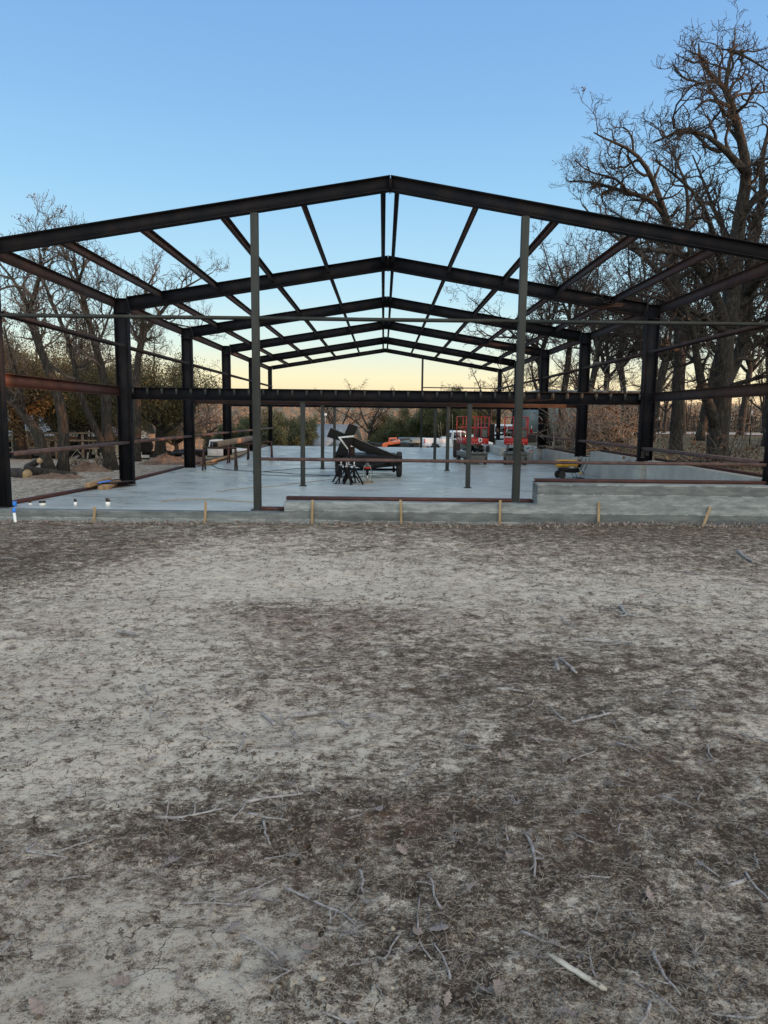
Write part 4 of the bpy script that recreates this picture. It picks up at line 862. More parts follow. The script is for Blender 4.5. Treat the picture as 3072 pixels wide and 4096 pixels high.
for dz in (0, -.32):
    for s_ in (-1, 1): m = MB(); m.bar((s_*.0, 0, zt+dz), (s_*.13, 0, zt+dz+.06), .03, .02); m.build('lamp_head', M['gray_metal'], pl)

# ---- pipe stands
def pipe_stand(label, x, y, hh, rz, vh):
    t = thing('pipe_stand', label, 'pipe stand', (x, y, slabz(y)), rz, 'adjustable tripod pipe stands')
    for k in range(3):
        a = 2*math.pi*k/3; m = MB(); m.bar((.015*math.cos(a), .015*math.sin(a), hh*.62), (.26*math.cos(a), .26*math.sin(a), .015), .030, .030); m.box((.265*math.cos(a), .265*math.sin(a), .006), (.06, .06, .012)); m.build('leg', M['paint_black'], t)
    m = MB(); m.cyl((0, 0, hh*.25), (0, 0, hh*.66), .026, 12); m.build('column', M['paint_black'], t)
    m = MB(); m.cyl((0, 0, hh*.66), (0, 0, hh*.92), .019, 12); m.build('screw', M['rim'], t)
    m = MB(); m.cyl((0, 0, hh*.70), (0, 0, hh*.73), .033, 12); m.bar((-.07, 0, hh*.715), (.07, 0, hh*.715), .010, .010); m.build('adjusting_nut', M['rim'], t)
    m = MB(); m.bar((0, 0, hh*.90), (-.075, 0, hh), .05, .010); m.bar((0, 0, hh*.90), (.075, 0, hh), .05, .010); m.build('vee_head', M['gray_metal'], t)
    m = MB()
    for k in range(3): a, b_ = 2*math.pi*k/3, 2*math.pi*(k+1)/3; r_ = .17; m.bar((r_*math.cos(a), r_*math.sin(a), hh*.24), (r_*math.cos(b_), r_*math.sin(b_), hh*.24), .012, .012)
    m.build('brace', M['paint_black'], t)
for (px, py, yy, hh, rz, lab) in ((475, 1165, 5.95, .60, .4, 'leftmost of the four black pipe stands under the trailer'), (566, 1210, 5.6, .58, 1.0, 'front left pipe stand of the tight group of three'), (603, 1210, 5.95, .62, .1, 'rear middle pipe stand of the tight group of three'), (690, 1220, 5.65, .61, 1.5, 'rightmost pipe stand, next to the trailer hitch')):
    v = at(*tz(px, py), yy); pipe_stand(lab, v.x, yy, hh, rz, 0)
v = at(*tz(910, 1250), 5.98); m = MB(); m.box((0, 0, .012), (.30, .22, .022)); tag(m.build('wood_block', M['wood'], loc=(v.x, 6.0, slabz(6)+.002)), 'flat wooden board under the trailer jack', 'board')

# ---- scissor lifts
def lift(label, x, y, rz):
    t = thing('scissor_lift', label, 'scissor lift', (x, y, slabz(y)), rz, 'red scissor lifts parked on the slab')
    L, Wd = 1.75, .78
    m = MB(); m.box((0, 0, .26), (Wd*.80, L*.94, .20)); m.build('chassis', M['gray_metal'], t, bevel=.02)
    for s_ in (-1, 1):
        m = MB(); m.box((s_*(Wd/2-.05), 0, .33), (.12, L*.9, .16)); m.build('side_tray', M['gray_metal'], t, bevel=.015)
        for q in (-1, 1): wheel(t, s_*(Wd/2-.05), q*(L/2-.22), .16, .16, .11, 'x', rimr=.62, rim='rim', side=s_)
    m = MB(); m.box((0, -L/2+.02, .40), (Wd, .10, .06)); m.build('bumper', M['gray_metal'], t, bevel=.01)
    for k in range(3):
        z = .44+.085*k; 
        for s_ in (-1, 1): m = MB(); m.bar((s_*.26, -L*.42, z+(.03 if k % 2 else 0)), (s_*.26, L*.42, z+.055), .05, .075); m.build('scissor_arm', M['gray_metal'], t, bevel=.006)
    m = MB(); 
    for yy in (-L*.40, 0, L*.40): m.cyl((-.30, yy, .50), (.30, yy, .50), .03, 10)
    for yy in (-.5, .1): m.cyl((0, yy, .42), (0, yy+.5, .60), .045, 10)
    m.build('cylinder', M['paint_black'], t)
    z0 = .70; m = MB(); m.box((0, 0, z0+.02), (Wd, L, .04)); m.build('platform', M['red'], t)
    for (a, b_) in (((-Wd/2, -L/2), (Wd/2, -L/2)), ((-Wd/2, L/2), (Wd/2, L/2)), ((-Wd/2, -L/2+.012), (-Wd/2, L/2-.012)), ((Wd/2, -L/2+.012), (Wd/2, L/2-.012))):
        m = MB(); m.bar((a[0], a[1], z0+.11), (b_[0], b_[1], z0+.11), .02, .18); tb = m.build('toe_board', M['red'], t)
    for zz, nm in ((z0+.94, 'top_rail'), (z0+.56, 'mid_rail')):
        for s_ in (-1, 1): m = MB(); m.bar((s_*Wd/2, -L/2, zz), (s_*Wd/2, L/2, zz), .028, .028); m.build(nm, M['red'], t); m = MB(); m.bar((-Wd/2+.018, s_*L/2, zz), (Wd/2-.018, s_*L/2, zz), .028, .028); m.build(nm, M['red'], t)
    for sx in (-1, 1):
        for yy in (-L/2, -.25, L/2): m = MB(); m.box((sx*Wd/2, yy, z0+.60), (.030, .030, .70)); m.build('rail_post', M['red'], t)
    for xx in (-.10, .12): m = MB(); m.box((xx, -L/2, z0+.60), (.030, .030, .70)); m.build('rail_post', M['red'], t)
    m = MB(); m.box((Wd/2-.14, -L/2+.10, z0+.42), (.24, .14, .36)); m.build('control_box', M['gray_metal'], t, bevel=.02)
    m = MB(); m.box((.10, -L/2-.013, z0+.14), (.12, .004, .13)); m.build('decal', M['white_plastic'], t)
    m = MB(); m.box((.10, -L/2-.017, z0+.15), (.06, .004, .07)); m.build('decal_print', M['paint_black'], t)
    m = MB()
    for k in range(7): m.bar((-.30+k*.09, -L/2-.014, z0+.03), (-.27+k*.09, -L/2-.014, z0+.05), .004, .014)
    m.build('hazard_stripe', M['white_plastic'], t)
    text('SKYJACK', .12, M['white_plastic'], t, 'lettering', (-Wd/2-.0125, .28, z0+.15), (R(90), 0, R(-90)))
    m = MB(); m.box((-Wd/2-.013, -.12, z0+.14), (.004, .09, .14)); m.build('decal', M['white_plastic'], t)
    text('3219', .09, M['white_plastic'], t, 'lettering', (-Wd/2-.0125, -.50, z0+.16), (R(90), 0, R(-90)))
    m = MB(); m.tube([(-.30, -.8+.7*u, z0+.50-.22*math.sin(math.pi*u)) for u in np.linspace(0, 1, 12)], .010, 6); m.build('control_cable', M['cord'], t)
    return t
v = at(1905, 1850, 14.0); L1 = lift('nearer red scissor lift left of the right front post, angled to show its long side', v.x-.16, 14.1, R(5))
v = at(2063, 1850, 14.0); copy_tree(L1, (v.x-.02, 14.1, slabz(14)), R(-9), 'red scissor lift partly hidden behind the right front post')

# ---- torpedo heater on wheels
v = at(2262, 1900, 7.95); ht = thing('torpedo_heater', 'yellow and black torpedo heater on two wheels near the concrete side wall', 'heater', (v.x+.08, 7.95, slabz(7.95)), R(8)); ht.scale = (.8, .8, .86)
zb = .02
m = MB(); m.lathe([(.10, -.42), (.115, -.41), (.125, -.30), (.125, .25), (.105, .33), (.10, .34)], (-.03, 0, .47), 'x', 24); m.build('barrel', M['yellow'], ht, smooth=False)
m = MB(); m.lathe([(.02, .335), (.12, .34), (.125, .36), (.12, .44), (.10, .45), (.03, .44)], (-.03, 0, .47), 'x', 20); m.build('fan_guard', M['paint_black'], ht)
m = MB(); m.box((0, 0, .26), (.68, .26, .14)); m.build('fuel_tank', M['paint_black'], ht, bevel=.03)
m = MB(); m.box((.05, -.14, .355), (.26, .03, .07)); m.build('control_panel', M['gray_metal'], ht, bevel=.006); m = MB(); m.cyl((.02, -.16, .355), (.02, -.165, .355), .018, 12); m.cyl((.08, -.16, .365), (.08, -.165, .365), .014, 12); m.build('gauge', M['white_plastic'], ht)
for s_ in (-1, 1): wheel(ht, -.30, s_*.20, .12, .12, .045, 'y', rimr=.80, rim='paint_black', side=s_)
m = MB(); m.cyl((-.30, -.2, .12), (-.30, .2, .12), .01, 8)
for s_ in (-1, 1): m.tube([(-.34, s_*.15, .31), (-.22, s_*.15, .21), (.18, s_*.15, .19), (.24, s_*.15, .015), (.50, s_*.15, .015), (.48, s_*.15, .18), (.42, s_*.15, .24)], .011, 8); m.tube([(.18, s_*.15, .22), (.36, s_*.15, .58), (.42, s_*.15, .70), (.68, s_*.15, .70), (.66, s_*.15, .60), (.50, s_*.15, .26)], .011, 8)
m.cyl((.66, -.15, .70), (.66, .15, .70), .012, 8); m.cyl((.50, -.15, .015), (.50, .15, .015), .011, 8); m.build('handle_frame', M['paint_black'], ht)
m = MB(); m.bar((.30, -.16, .20), (.44, -.17, .13), .035, .035); m.build('plug', M['yellow'], ht)

# ---- pickups
def profile_body(m, out, w0, w1, zsplit):
    pass
def pickup(name, label, loc, rz, bodym, flatbed=False):
    """x forward; origin on the ground under the middle"""
    t = thing(name, label, 'pickup truck', loc, rz); r_ = .40
    hw = .98
    # cab: side profile extruded, windows set proud
    low = [(-.55, .52), (-.55, 1.18), (1.30, 1.18), (1.34, .52)]
    m = MB(); m.prism(low, 'y', -hw, hw)
    # hood and wings with arch cut
    arch = [(2.05+.50*math.cos(a), .42+.50*math.sin(a)) for a in np.linspace(math.pi, 0, 12)]
    m.prism([(1.341, .52), (1.52, .52)]+arch+[(2.62, .50), (2.80, .55), (2.82, .98), (2.70, 1.10), (1.341, 1.19)], 'y', -hw, hw)
    body = m.build('body', bodym, t, bevel=.04)
    m = MB(); Q = [(-.52, 1.181), (-.42, 1.86), (-.30, 1.93), (.55, 1.93), (.78, 1.86), (1.34, 1.20)]
    n = len(Q); V = [(x, -hw+.03+(z-1.18)*.17, z) for x, z in Q]+[(x, hw-.03-(z-1.18)*.17, z) for x, z in Q]
    m.add(V, [tuple(range(n)), tuple(range(2*n-1, n-1, -1))]+[(i, n+i, n+(i+1) % n, (i+1) % n) for i in range(n)]); m.build('cab', bodym, t, bevel=.04)
    for s_ in (-1, 1):
        for Wn in ([(-.36, 1.25), (-.32, 1.78), (.28, 1.80), (.30, 1.25)], [(.36, 1.25), (.36, 1.80), (.66, 1.78), (1.08, 1.25)]):
            m = MB(); V = [(x, s_*(hw-.03-(z-1.18)*.17+.006), z) for x, z in Wn]; V2 = [(x, s_*(hw-.03-(z-1.18)*.17-.02), z) for x, z in Wn]; m.add(V+V2, [(0, 1, 2, 3), (7, 6, 5, 4), (0, 4, 5, 1), (1, 5, 6, 2), (2, 6, 7, 3), (3, 7, 4, 0)]); m.build('window', M['glass'], t)
        m = MB(); m.box((1.02, s_*(hw+.13), 1.30), (.10, .20, .26)); m.build('mirror', M['paint_black'], t, bevel=.02)
        for xx in (.33,):
            m = MB(); m.box((xx, s_*(hw+.002), .85), (.012, .008, .62)); m.build('door_seam', M['paint_black'], t)
        for xx in (.20, -.42): m = MB(); m.box((xx, s_*(hw+.012), 1.06), (.14, .02, .03)); m.build('door_handle', M['paint_black'], t)
        m = MB(); m.box((2.74, s_*.78, .90), (.18, .34, .20)); m.build('headlight', M['glass'], t, bevel=.03)
        m = MB(); m.box((.35, s_*(hw-.02), .44), (1.9, .12, .06)); m.build('running_board', M['paint_black'], t)
    m = MB(); V = [(.80, -.72, 1.83), (.80, .72, 1.83), (1.33, .82, 1.24), (1.33, -.82, 1.24)]; V = [(x+.022, y, z+.022) for x, y, z in V]+[(x-.02, y, z-.02) for x, y, z in V]; m.add(V, [(0, 1, 2, 3), (7, 6, 5, 4), (0, 4, 5, 1), (1, 5, 6, 2), (2, 6, 7, 3), (3, 7, 4, 0)]); m.build('windscreen', M['glass'], t)
    m = MB(); m.box((-.505, 0, 1.55), (.03, 1.3, .40)); m.build('window', M['glass'], t)
    m = MB(); m.box((2.83, 0, .62), (.16, 1.9, .20)); m.build('bumper', M['rim'], t, bevel=.03)
    if flatbed:
        m = MB(); m.box((-2.05, 0, .92), (2.75, 2.2, .12)); m.box((-2.05, -1.06, .84), (2.75, .06, .14)); m.box((-2.05, 1.06, .84), (2.75, .06, .14)); m.build('flatbed', M['paint_black'], t, bevel=.01)
        m = MB()
        for zz in np.linspace(1.10, 1.80, 7): m.box((-.66, 0, zz), (.04, 1.8, .045))
        for yy in (-.9, -.3, .3, .9): m.box((-.68, yy, 1.45), (.05, .05, .95))
        m.build('headache_rack', M['paint_black'], t)
        m = MB(); m.box((-1.3, 0, .62), (.7, 1.9, .3)); m.box((-2.1, 0, .66), (2.4, .5, .16)); m.build('frame', M['paint_black'], t)
    else:
        arch = [(-1.95+.50*math.cos(a), .42+.50*math.sin(a)) for a in np.linspace(math.pi, 0, 12)]
        m = MB()
        for s_ in (-1, 1): m.prism([(-2.95, .60)]+[(-2.46, .52)]+arch+[(-1.44, .52), (-.56, .52), (-.56, 1.20), (-2.95, 1.24)], 'y', s_*hw-.05 if s_ > 0 else -hw, hw if s_ > 0 else -hw+.05)
        m.box((-2.93, 0, .90), (.05, 1.84, .66)); m.box((-1.75, 0, .62), (2.3, 1.85, .05)); m.build('bed', bodym, t, bevel=.02)
        for s_ in (-1, 1): m = MB(); m.box((-2.93, s_*(hw-.06), 1.00), (.07, .16, .36)); m.build('tail_light', M['lamp_red'], t, bevel=.02)
        m = MB(); m.box((-3.02, 0, .55), (.14, 1.9, .18)); m.build('rear_bumper', M['rim'], t, bevel=.02)
        m = MB(); m.box((-.90, 0, 1.26), (.45, 1.7, .18)); m.build('tool_box', M['white_plastic'], t, bevel=.02)
    for xx in (2.05, -1.95):
        for s_ in (-1, 1): wheel(t, xx, s_*(hw-.13), r_, r_, .26, 'y', side=s_)
    return t
def onpix(px, py, Y): v = at(px, py, Y); return (v.x, Y, v.z)
# right pickup: wheel bottoms are hidden by the slab edge
v = onpix(1820, 1722, 53.5); P_ = pickup('pickup_truck', 'white pickup truck parked beyond the far end of the slab, tail to the left', (v[0], 53.5, v[2]-1.93), R(8), M['paint_white'])
v = onpix(867, 1758, 53.5); pickup('flatbed_truck', 'silver and white flatbed pickup truck below the left side of the building', (v[0], 53.5, v[2]-1.93), R(-4), M['silver'], flatbed=True)
for k, (px, ln) in enumerate(((1763, 2.3), (1771, 2.6), (1812, 3.4))):
    v = at(px, 1750, 39); tag(MB().bar((0, 0, 0), (-.05-.12*(k < 2), 0, ln*.62), .045, .03).build('pole', M['oldwood'], loc=(v.x, 39.3, v.z-.5)), ['short slanted pale stick leaning over the pickup bed, leftmost', 'tall slanted pale stick leaning over the pickup bed', 'thin upright pale stick beside the pickup cab'][k], 'pole', 'pale sticks standing by the white pickup')

# car behind, trailer body, flatbed trailer
def car(label, loc, rz):
    t = thing('parked_car', label, 'car', loc, rz); hw = .92
    a1 = [(1.45+.38*math.cos(a), .34+.38*math.sin(a)) for a in np.linspace(math.pi, 0, 10)]; a2 = [(-1.4+.38*math.cos(a), .34+.38*math.sin(a)) for a in np.linspace(math.pi, 0, 10)]
    m = MB(); m.prism([(-2.25, .35), (-1.80, .30)]+a2+[(-1.0, .28), (1.05, .28)]+a1+[(1.85, .32), (2.3, .40), (2.3, .85), (1.2, 1.02), (-2.3, 1.08)], 'y', -hw, hw); m.build('body', M['paint_white'], t, bevel=.05)
    m = MB(); Q = [(-2.2, 1.081), (-1.9, 1.62), (-1.4, 1.74), (.25, 1.74), (.60, 1.62), (1.3, 1.03)]; n = 6
    V = [(x, -hw+.04+(z-1.05)*.22, z) for x, z in Q]+[(x, hw-.04-(z-1.05)*.22, z) for x, z in Q]; m.add(V, [tuple(range(n)), tuple(range(2*n-1, n-1, -1))]+[(i, n+i, n+(i+1) % n, (i+1) % n) for i in range(n)]); m.build('roof', M['paint_white'], t, bevel=.05)
    for s_ in (-1, 1):
        for Wn in ([(-1.75, 1.15), (-1.65, 1.55), (-.75, 1.62), (-.75, 1.15)], [(-.68, 1.15), (-.68, 1.62), (.22, 1.62), (.22, 1.15)], [(.29, 1.15), (.29, 1.60), (.52, 1.56), (1.0, 1.15)]):
            m = MB(); V = [(x, s_*(hw-.04-(z-1.05)*.22+.006), z) for x, z in Wn]; V2 = [(x, s_*(hw-.06-(z-1.05)*.22), z) for x, z in Wn]; m.add(V+V2, [(0, 1, 2, 3), (7, 6, 5, 4), (0, 4, 5, 1), (1, 5, 6, 2), (2, 6, 7, 3), (3, 7, 4, 0)]); m.build('window', M['glass'], t)
        for xx in (1.45, -1.4): wheel(t, xx, s_*(hw-.12), .34, .34, .22, 'y', side=s_)
    return t
v = onpix(2000, 1697, 45); car('white car parked behind the black trailer, between the two red lifts', (v[0], 45, v[2]-1.74), R(160))
v0, v1 = onpix(1905, 1695, 37), onpix(1968, 1695, 37)
bt = thing('cargo_trailer', 'tall black sided trailer behind the nearer red lift', 'trailer', ((v0[0]+v1[0])/2, 37, v0[2]-2.2))
m = MB(); m.box((0, 0, 1.35), (v1[0]-v0[0], 2.6, 1.7)); m.build('body', M['paint_black'], bt, bevel=.03)
m = MB(); m.box((v1[0]-v0[0]+.3, 0, .85), (v1[0]-v0[0]-.05, 2.4, .75)); m.build('tongue_box', M['paint_black'], bt, bevel=.03)
for s_ in (-1, 1):
    for xx in (-.2, .7): wheel(bt, xx, s_*1.2, .35, .35, .2, 'y', side=s_)
v = onpix(2115, 1732, 29.5); fz = float(terrain(v[0]+1.5, 29.5))
ft = thing('flatbed_trailer', 'black flatbed trailer with tandem wheels behind the fourth right column', 'trailer', (v[0]+.9, 29.5, v[2]-.80), R(-6))
m = MB(); m.box((0, 0, .76), (4.6, 2.0, .10)); m.box((0, -1.03, .70), (4.6, .05, .18)); m.build('deck', M['paint_black'], ft, bevel=.01)
m = MB(); m.box((0, 0, .822), (4.5, 1.94, .022)); m.build('floor_boards', M['oldwood'], ft)
m = MB(); m.bar((-2.3, 0, .7), (-3.6, 0, .55), .1, .1); m.cyl((-3.3, 0, .05), (-3.3, 0, .9), .04, 10); m.build('drawbar', M['paint_black'], ft)
for xx in (-.75, .12):
    for s_ in (-1, 1): wheel(ft, xx, s_*.98, .36, .36, .2, 'y', side=s_)
cp = thing('drink_cup', 'red paper cup with a white straw on the flatbed trailer', 'cup', onpix(2124, 1733, 28.6)[:2]+(onpix(2124, 1733, 28.6)[2],))
m = MB(); m.lathe([(.055, 0), (.08, .22), (.085, .225), (.08, .23)], (0, 0, 0)); m.build('cup', M['lamp_red'], cp); m = MB(); m.cyl((0, 0, .2), (.03, 0, .40), .012, 6); m.build('straw', M['white_plastic'], cp)

# ---- telehandler and the person next to it
v = onpix(1552, 1790, 55); v = (v[0], v[1], float(terrain(v[0], 55))+.35); TH = thing('telehandler', 'orange telehandler with lowered boom and enclosed cab beyond the slab', 'telehandler', (v[0], 55, v[2]-.35), 0)
s56 = FPX/66.6
def th(px, py): q = at(px, py, 55); return (q.x-v[0], q.z-(v[2]-.35))
Zp = lambda x, y: (1250+x/4.1475, 1620+y/4.1475)
m = MB(); m.prism([th(*Zp(1140, 700)), th(*Zp(1160, 640)), th(*Zp(1190, 620)), th(*Zp(1440, 565)), th(*Zp(1455, 600)), th(*Zp(1440, 635)), th(*Zp(1250, 660)), th(*Zp(1235, 690)), th(*Zp(1260, 710))], 'y', -1.1, -.75); m.build('boom', M['orange'], TH, bevel=.03)
m = MB(); m.prism([th(*Zp(1265, 640)), th(*Zp(1265, 545)), th(*Zp(1395, 540)), th(*Zp(1410, 575)), th(*Zp(1425, 700)), th(*Zp(1240, 700))], 'y', -.5, .5); m.build('cab', M['orange'], TH, bevel=.03)
m = MB(); m.prism([th(*Zp(1278, 620)), th(*Zp(1282, 565)), th(*Zp(1385, 560)), th(*Zp(1400, 590))], 'y', -.51, -.505); m.prism([th(*Zp(1310, 690)), th(*Zp(1325, 640)), th(*Zp(1410, 625)), th(*Zp(1415, 690))], 'y', -.51, -.505); m.build('window', M['glass'], TH)
m = MB(); m.box((th(*Zp(1300, 740))[0]+.3, 0, .75), (3.6, 1.5, .55)); m.build('chassis', M['paint_black'], TH, bevel=.05)
for xx in (-1.1, 1.5):
    for s_ in (-1, 1): wheel(TH, xx, s_*.95, .55, .55, .4, 'y', side=s_)
m = MB(); a = th(*Zp(1450, 580)); b_ = th(*Zp(1600, 555)); c_ = th(*Zp(1650, 610)); m.bar((a[0], .3, a[1]), (b_[0], .3, b_[1]), .25, .22); m.bar((b_[0], .3, b_[1]), (c_[0], .3, c_[1]), .2, .18); m.build('rear_arm', M['gray_metal'], TH)
text('KUBOTA', .17, M['white_plastic'], TH, 'lettering', (th(*Zp(1390, 597))[0], -1.115, th(*Zp(1390, 597))[1]), (R(90), R(-8), 0))
def person(label, loc, rz, H):
    t = thing('person', label, 'person', loc, rz); k = H/1.75
    J = {'pel': (0, 0, .95), 'che': (0, .02, 1.30), 'nec': (0, 0, 1.48), 'hed': (0, -.02, 1.62), 'top': (0, 0, 1.73), 'hl': (.10, 0, .88), 'kl': (.12, -.03, .50), 'al': (.12, .02, .09), 'tl': (.13, -.14, .03), 'hr': (-.10, 0, .88), 'kr': (-.12, -.04, .50), 'ar': (-.12, .05, .09), 'tr': (-.13, -.11, .03), 'sl': (.19, 0, 1.40), 'el': (.25, .02, 1.13), 'wl': (.22, -.12, .90), 'fl': (.21, -.18, .82), 'sr': (-.19, 0, 1.40), 'er': (-.25, .02, 1.13), 'wr': (-.22, -.14, .92), 'fr': (-.21, -.20, .84)}
    Rd = dict(pel=.145, che=.165, nec=.06, hed=.095, top=.075, hl=.10, kl=.07, al=.05, tl=.04, hr=.10, kr=.07, ar=.05, tr=.04, sl=.075, el=.055, wl=.04, fl=.035, sr=.075, er=.055, wr=.04, fr=.035)
    E_ = [('pel', 'che'), ('che', 'nec'), ('nec', 'hed'), ('hed', 'top'), ('pel', 'hl'), ('hl', 'kl'), ('kl', 'al'), ('al', 'tl'), ('pel', 'hr'), ('hr', 'kr'), ('kr', 'ar'), ('ar', 'tr'), ('che', 'sl'), ('sl', 'el'), ('el', 'wl'), ('wl', 'fl'), ('che', 'sr'), ('sr', 'er'), ('er', 'wr'), ('wr', 'fr')]
    ks = list(J); me = bpy.data.meshes.new('body'); me.from_pydata([tuple(c*k for c in J[q]) for q in ks], [(ks.index(a), ks.index(b)) for a, b in E_], []); o = bpy.data.objects.new('body', me); COL.objects.link(o); o.parent = t
    o.modifiers.new('skin', 'SKIN'); sv = me.skin_vertices if len(me.skin_vertices) else None
    if not me.skin_vertices: pass
    for i, q in enumerate(ks): me.skin_vertices[0].data[i].radius = (Rd[q]*k, Rd[q]*k*.8); me.skin_vertices[0].data[i].use_root = (q == 'pel')
    o.modifiers.new('sub', 'SUBSURF').levels = 1; me.materials.append(M['canvas'])
    m = MB(); m.ell((0, -.075*k, 1.63*k), (.066*k, .05*k, .085*k), 12, 8); m.ell((0, -.128*k, 1.625*k), (.013*k, .018*k, .02*k), 6, 5); m.build('face', M['skin'], t, smooth=True)
    m = MB(); m.ell((0, .012*k, 1.69*k), (.10*k, .105*k, .075*k), 12, 8); m.build('cap', M['paint_black'], t, smooth=True)
    return t
pv = at(1606, 1772, 56.5); 
try: person('person in dark work clothes standing beside the orange telehandler', (pv.x, 56.5, pv.z-1.70), R(20), 1.75)
except Exception as ex: print('person', ex)

# ---- buildings
def gable_house(name, label, cat, loc, rz, Lx, Ly, hw, hr, wallm, roofm, wins, over=.35):
    t = thing(name, label, cat, loc, rz)
    m = MB(); m.prism([(-Ly/2, -1.5), (Ly/2, -1.5), (Ly/2, hw), (0, hr), (-Ly/2, hw)], 'x', -Lx/2, Lx/2); wl = m.build('wall', wallm, t)
    m = MB(); sl = (hr-hw)/(Ly/2)
    for s_ in (-1, 1):
        m.add([(x, s_*yy, zz+dz) for x in (-Lx/2-over, Lx/2+over) for (yy, zz) in ((0, hr+.02), (Ly/2+over, hw-over*sl+.02)) for dz in (0, .12)], [(0, 1, 3, 2), (4, 6, 7, 5), (0, 4, 5, 1), (2, 3, 7, 6), (0, 2, 6, 4), (1, 5, 7, 3)])
    rf = m.build('roof', roofm, t)
    for (x, z, w_, h_) in wins:
        m = MB(); m.box((x, -Ly/2-.02, z), (w_+.16, .06, h_+.16)); fr = m.build('window', M['white_plastic'], t); m = MB(); m.box((x, -Ly/2-.055, z), (w_, .02, h_)); m.build('pane', M['glass'], fr)
    return t, rf
v = at(1303, 1702, 74); h, rf = gable_house('house', 'small tan stone house with a steep pale grey roof down the slope', 'house', (v.x+.3, 76, v.z-4.4), R(-16), 6.2, 5.0, 1.9, 4.4, M['stone'], M['roof_grey'], [(1.9, 1.15, .7, 1.1), (-1.0, 1.15, .7, 1.1)], .5)
m = MB(); m.lathe([(2.6, 1.75), (.05, 3.6)], (2.4, -1.5, 0), 'z', 6); m.build('roof', M['roof_grey'], h)
lp = thing('street_lamp', 'thin pale pole with a round top above the stone house roof', 'lamp post', at(1302, 1702, 80)[:]); lp.location = (at(1302, 1702, 84).x, 84, at(1302, 1702, 84).z-2)
m = MB(); m.cyl((0, 0, 0), (0, 0, 3.3), .05, 8); m.build('pole', M['gravel'], lp); m = MB(); m.ell((0, 0, 3.4), (.2, .2, .2), 10, 8); m.build('globe', M['white_plastic'], lp)
v = at(260, 1740, 40); h2, rf = gable_house('house', 'cream sided house with porch glimpsed behind the leaning trees on the left', 'house', (v.x-.2, 42, v.z-2.4), R(6), 9, 8, 2.6, 4.6, M['siding'], M['roof_grey'], [(-1.2, 1.4, .9, 1.2), (1.3, 1.4, .9, 1.2), (3.2, 1.4, 1.0, 1.2), (-3.4, 1.4, 1.0, 1.2)], .5)
m = MB(); m.box((0, -5.4, 2.5), (9, 3.2, .12)); m.build('porch_roof', M['roof_grey'], h2)
for x in (-4.4, -1.5, 1.5, 4.4): m = MB(); m.box((x, -6.8, 1.0), (.16, .16, 2.9)); m.build('porch_post', M['oldwood'], h2)
m = MB(); m.box((.1, -4.03, 1.05), (.95, .06, 2.1)); m.build('door', M['bark_red'], h2)
# grey green shed on the right with an open dark bay, and the shed behind the telehandler
y_ = 34; a = at(2185, 1620, y_); b_ = at(2372, 1620, y_); c_ = at(2480, 1620, y_); z0 = float(terrain(a.x, y_))-.1
sh = thing('metal_shed', 'grey green metal shed with a dark open bay half hidden by the brush pile', 'shed', (0, 0, 0))
H_ = at(2250, 1600, y_).z
m = MB(); m.prism([(a.x, z0), (b_.x, z0), (b_.x, H_+.4), (a.x, H_+.1)], 'y', y_, y_+.08); m.prism([(y_, z0), (y_+8, z0), (y_+8, H_+.1), (y_, H_+.1)], 'x', a.x-.08, a.x); m.build('wall', M['shed'], sh)
m = MB(); m.prism([(b_.x, z0), (b_.x+.5, z0), (b_.x+.5, H_-.4), (b_.x+1.6, H_-.15), (b_.x+2.6, H_-.1), (b_.x+2.9, H_-.4), (b_.x+2.9, z0), (c_.x+2.2, z0), (c_.x+2.2, H_+.5), (b_.x, H_+.5)], 'y', y_+.0, y_+.08); m.build('bay_front', M['shed'], sh)
m = MB(); m.box(((a.x+c_.x)/2+1, y_+8.1, (z0+H_)/2), (c_.x-a.x+3, .1, H_-z0+.6)); m.build('back_wall', M['canvas'], sh)
m = MB(); m.box(((a.x+c_.x)/2+1.0, y_+4, H_+.56), (c_.x-a.x+3.0, 8.6, .1)); m.build('roof', M['roof_grey'], sh)
v = at(2496, 1620, 33.6); m = MB(); m.box((v.x, 33.6, (z0+H_+.8)/2), (.22, .22, H_+.8-z0)); tag(m.build('pole', M['white_plastic']), 'pale square pole standing at the right end of the grey shed', 'pole')
y_ = 62; a = at(1598, 1768, y_); b_ = at(1662, 1768, y_); sh2, rf = gable_house('metal_shed', 'low dark grey shed behind the telehandler and the person', 'shed', ((a.x+b_.x)/2+.3, y_+2, a.z-2.2), 0, b_.x-a.x+.6, 4, 2.1, 2.5, M['canvas'], M['shed'], [], .1)

# ---- sawhorses with the long square timber
def sawhorse(label, x, y, rz, h, wd):
    t = thing('sawhorse', label, 'sawhorse', (x, y, slabz(y)), rz, 'rusty steel sawhorses'); m = MB(); m.box((0, 0, h-.03), (wd, .06, .06)); m.build('crossbar', M['steel_brown'], t)
    for sx in (-1, 1):
        for sy in (-1, 1): m = MB(); m.bar((sx*(wd/2-.03), sy*.02, h-.06), (sx*(wd/2-.02), sy*.16, 0), .045, .045); m.build('leg', M['steel_brown'], t)
    return t
zA = at(900, 1787, 9.6).z-slabz(9); 
sawhorse('nearest rusty steel sawhorse under the long square tube', at(880, 1870, 9.5).x, 9.5, 0, zA, .98)
sawhorse('middle rusty sawhorse under the long square tube', at(970, 1840, 12.8).x, 12.8, 0, zA, .98)
sawhorse('farthest rusty sawhorse, mostly behind the left front post', at(1040, 1830, 14.6).x, 14.6, 0, zA+.01, .9)
p0 = at(862, 1790, 9.0); p1 = at(1008, 1758, 15.4); hz = slabz(10)+zA+.085
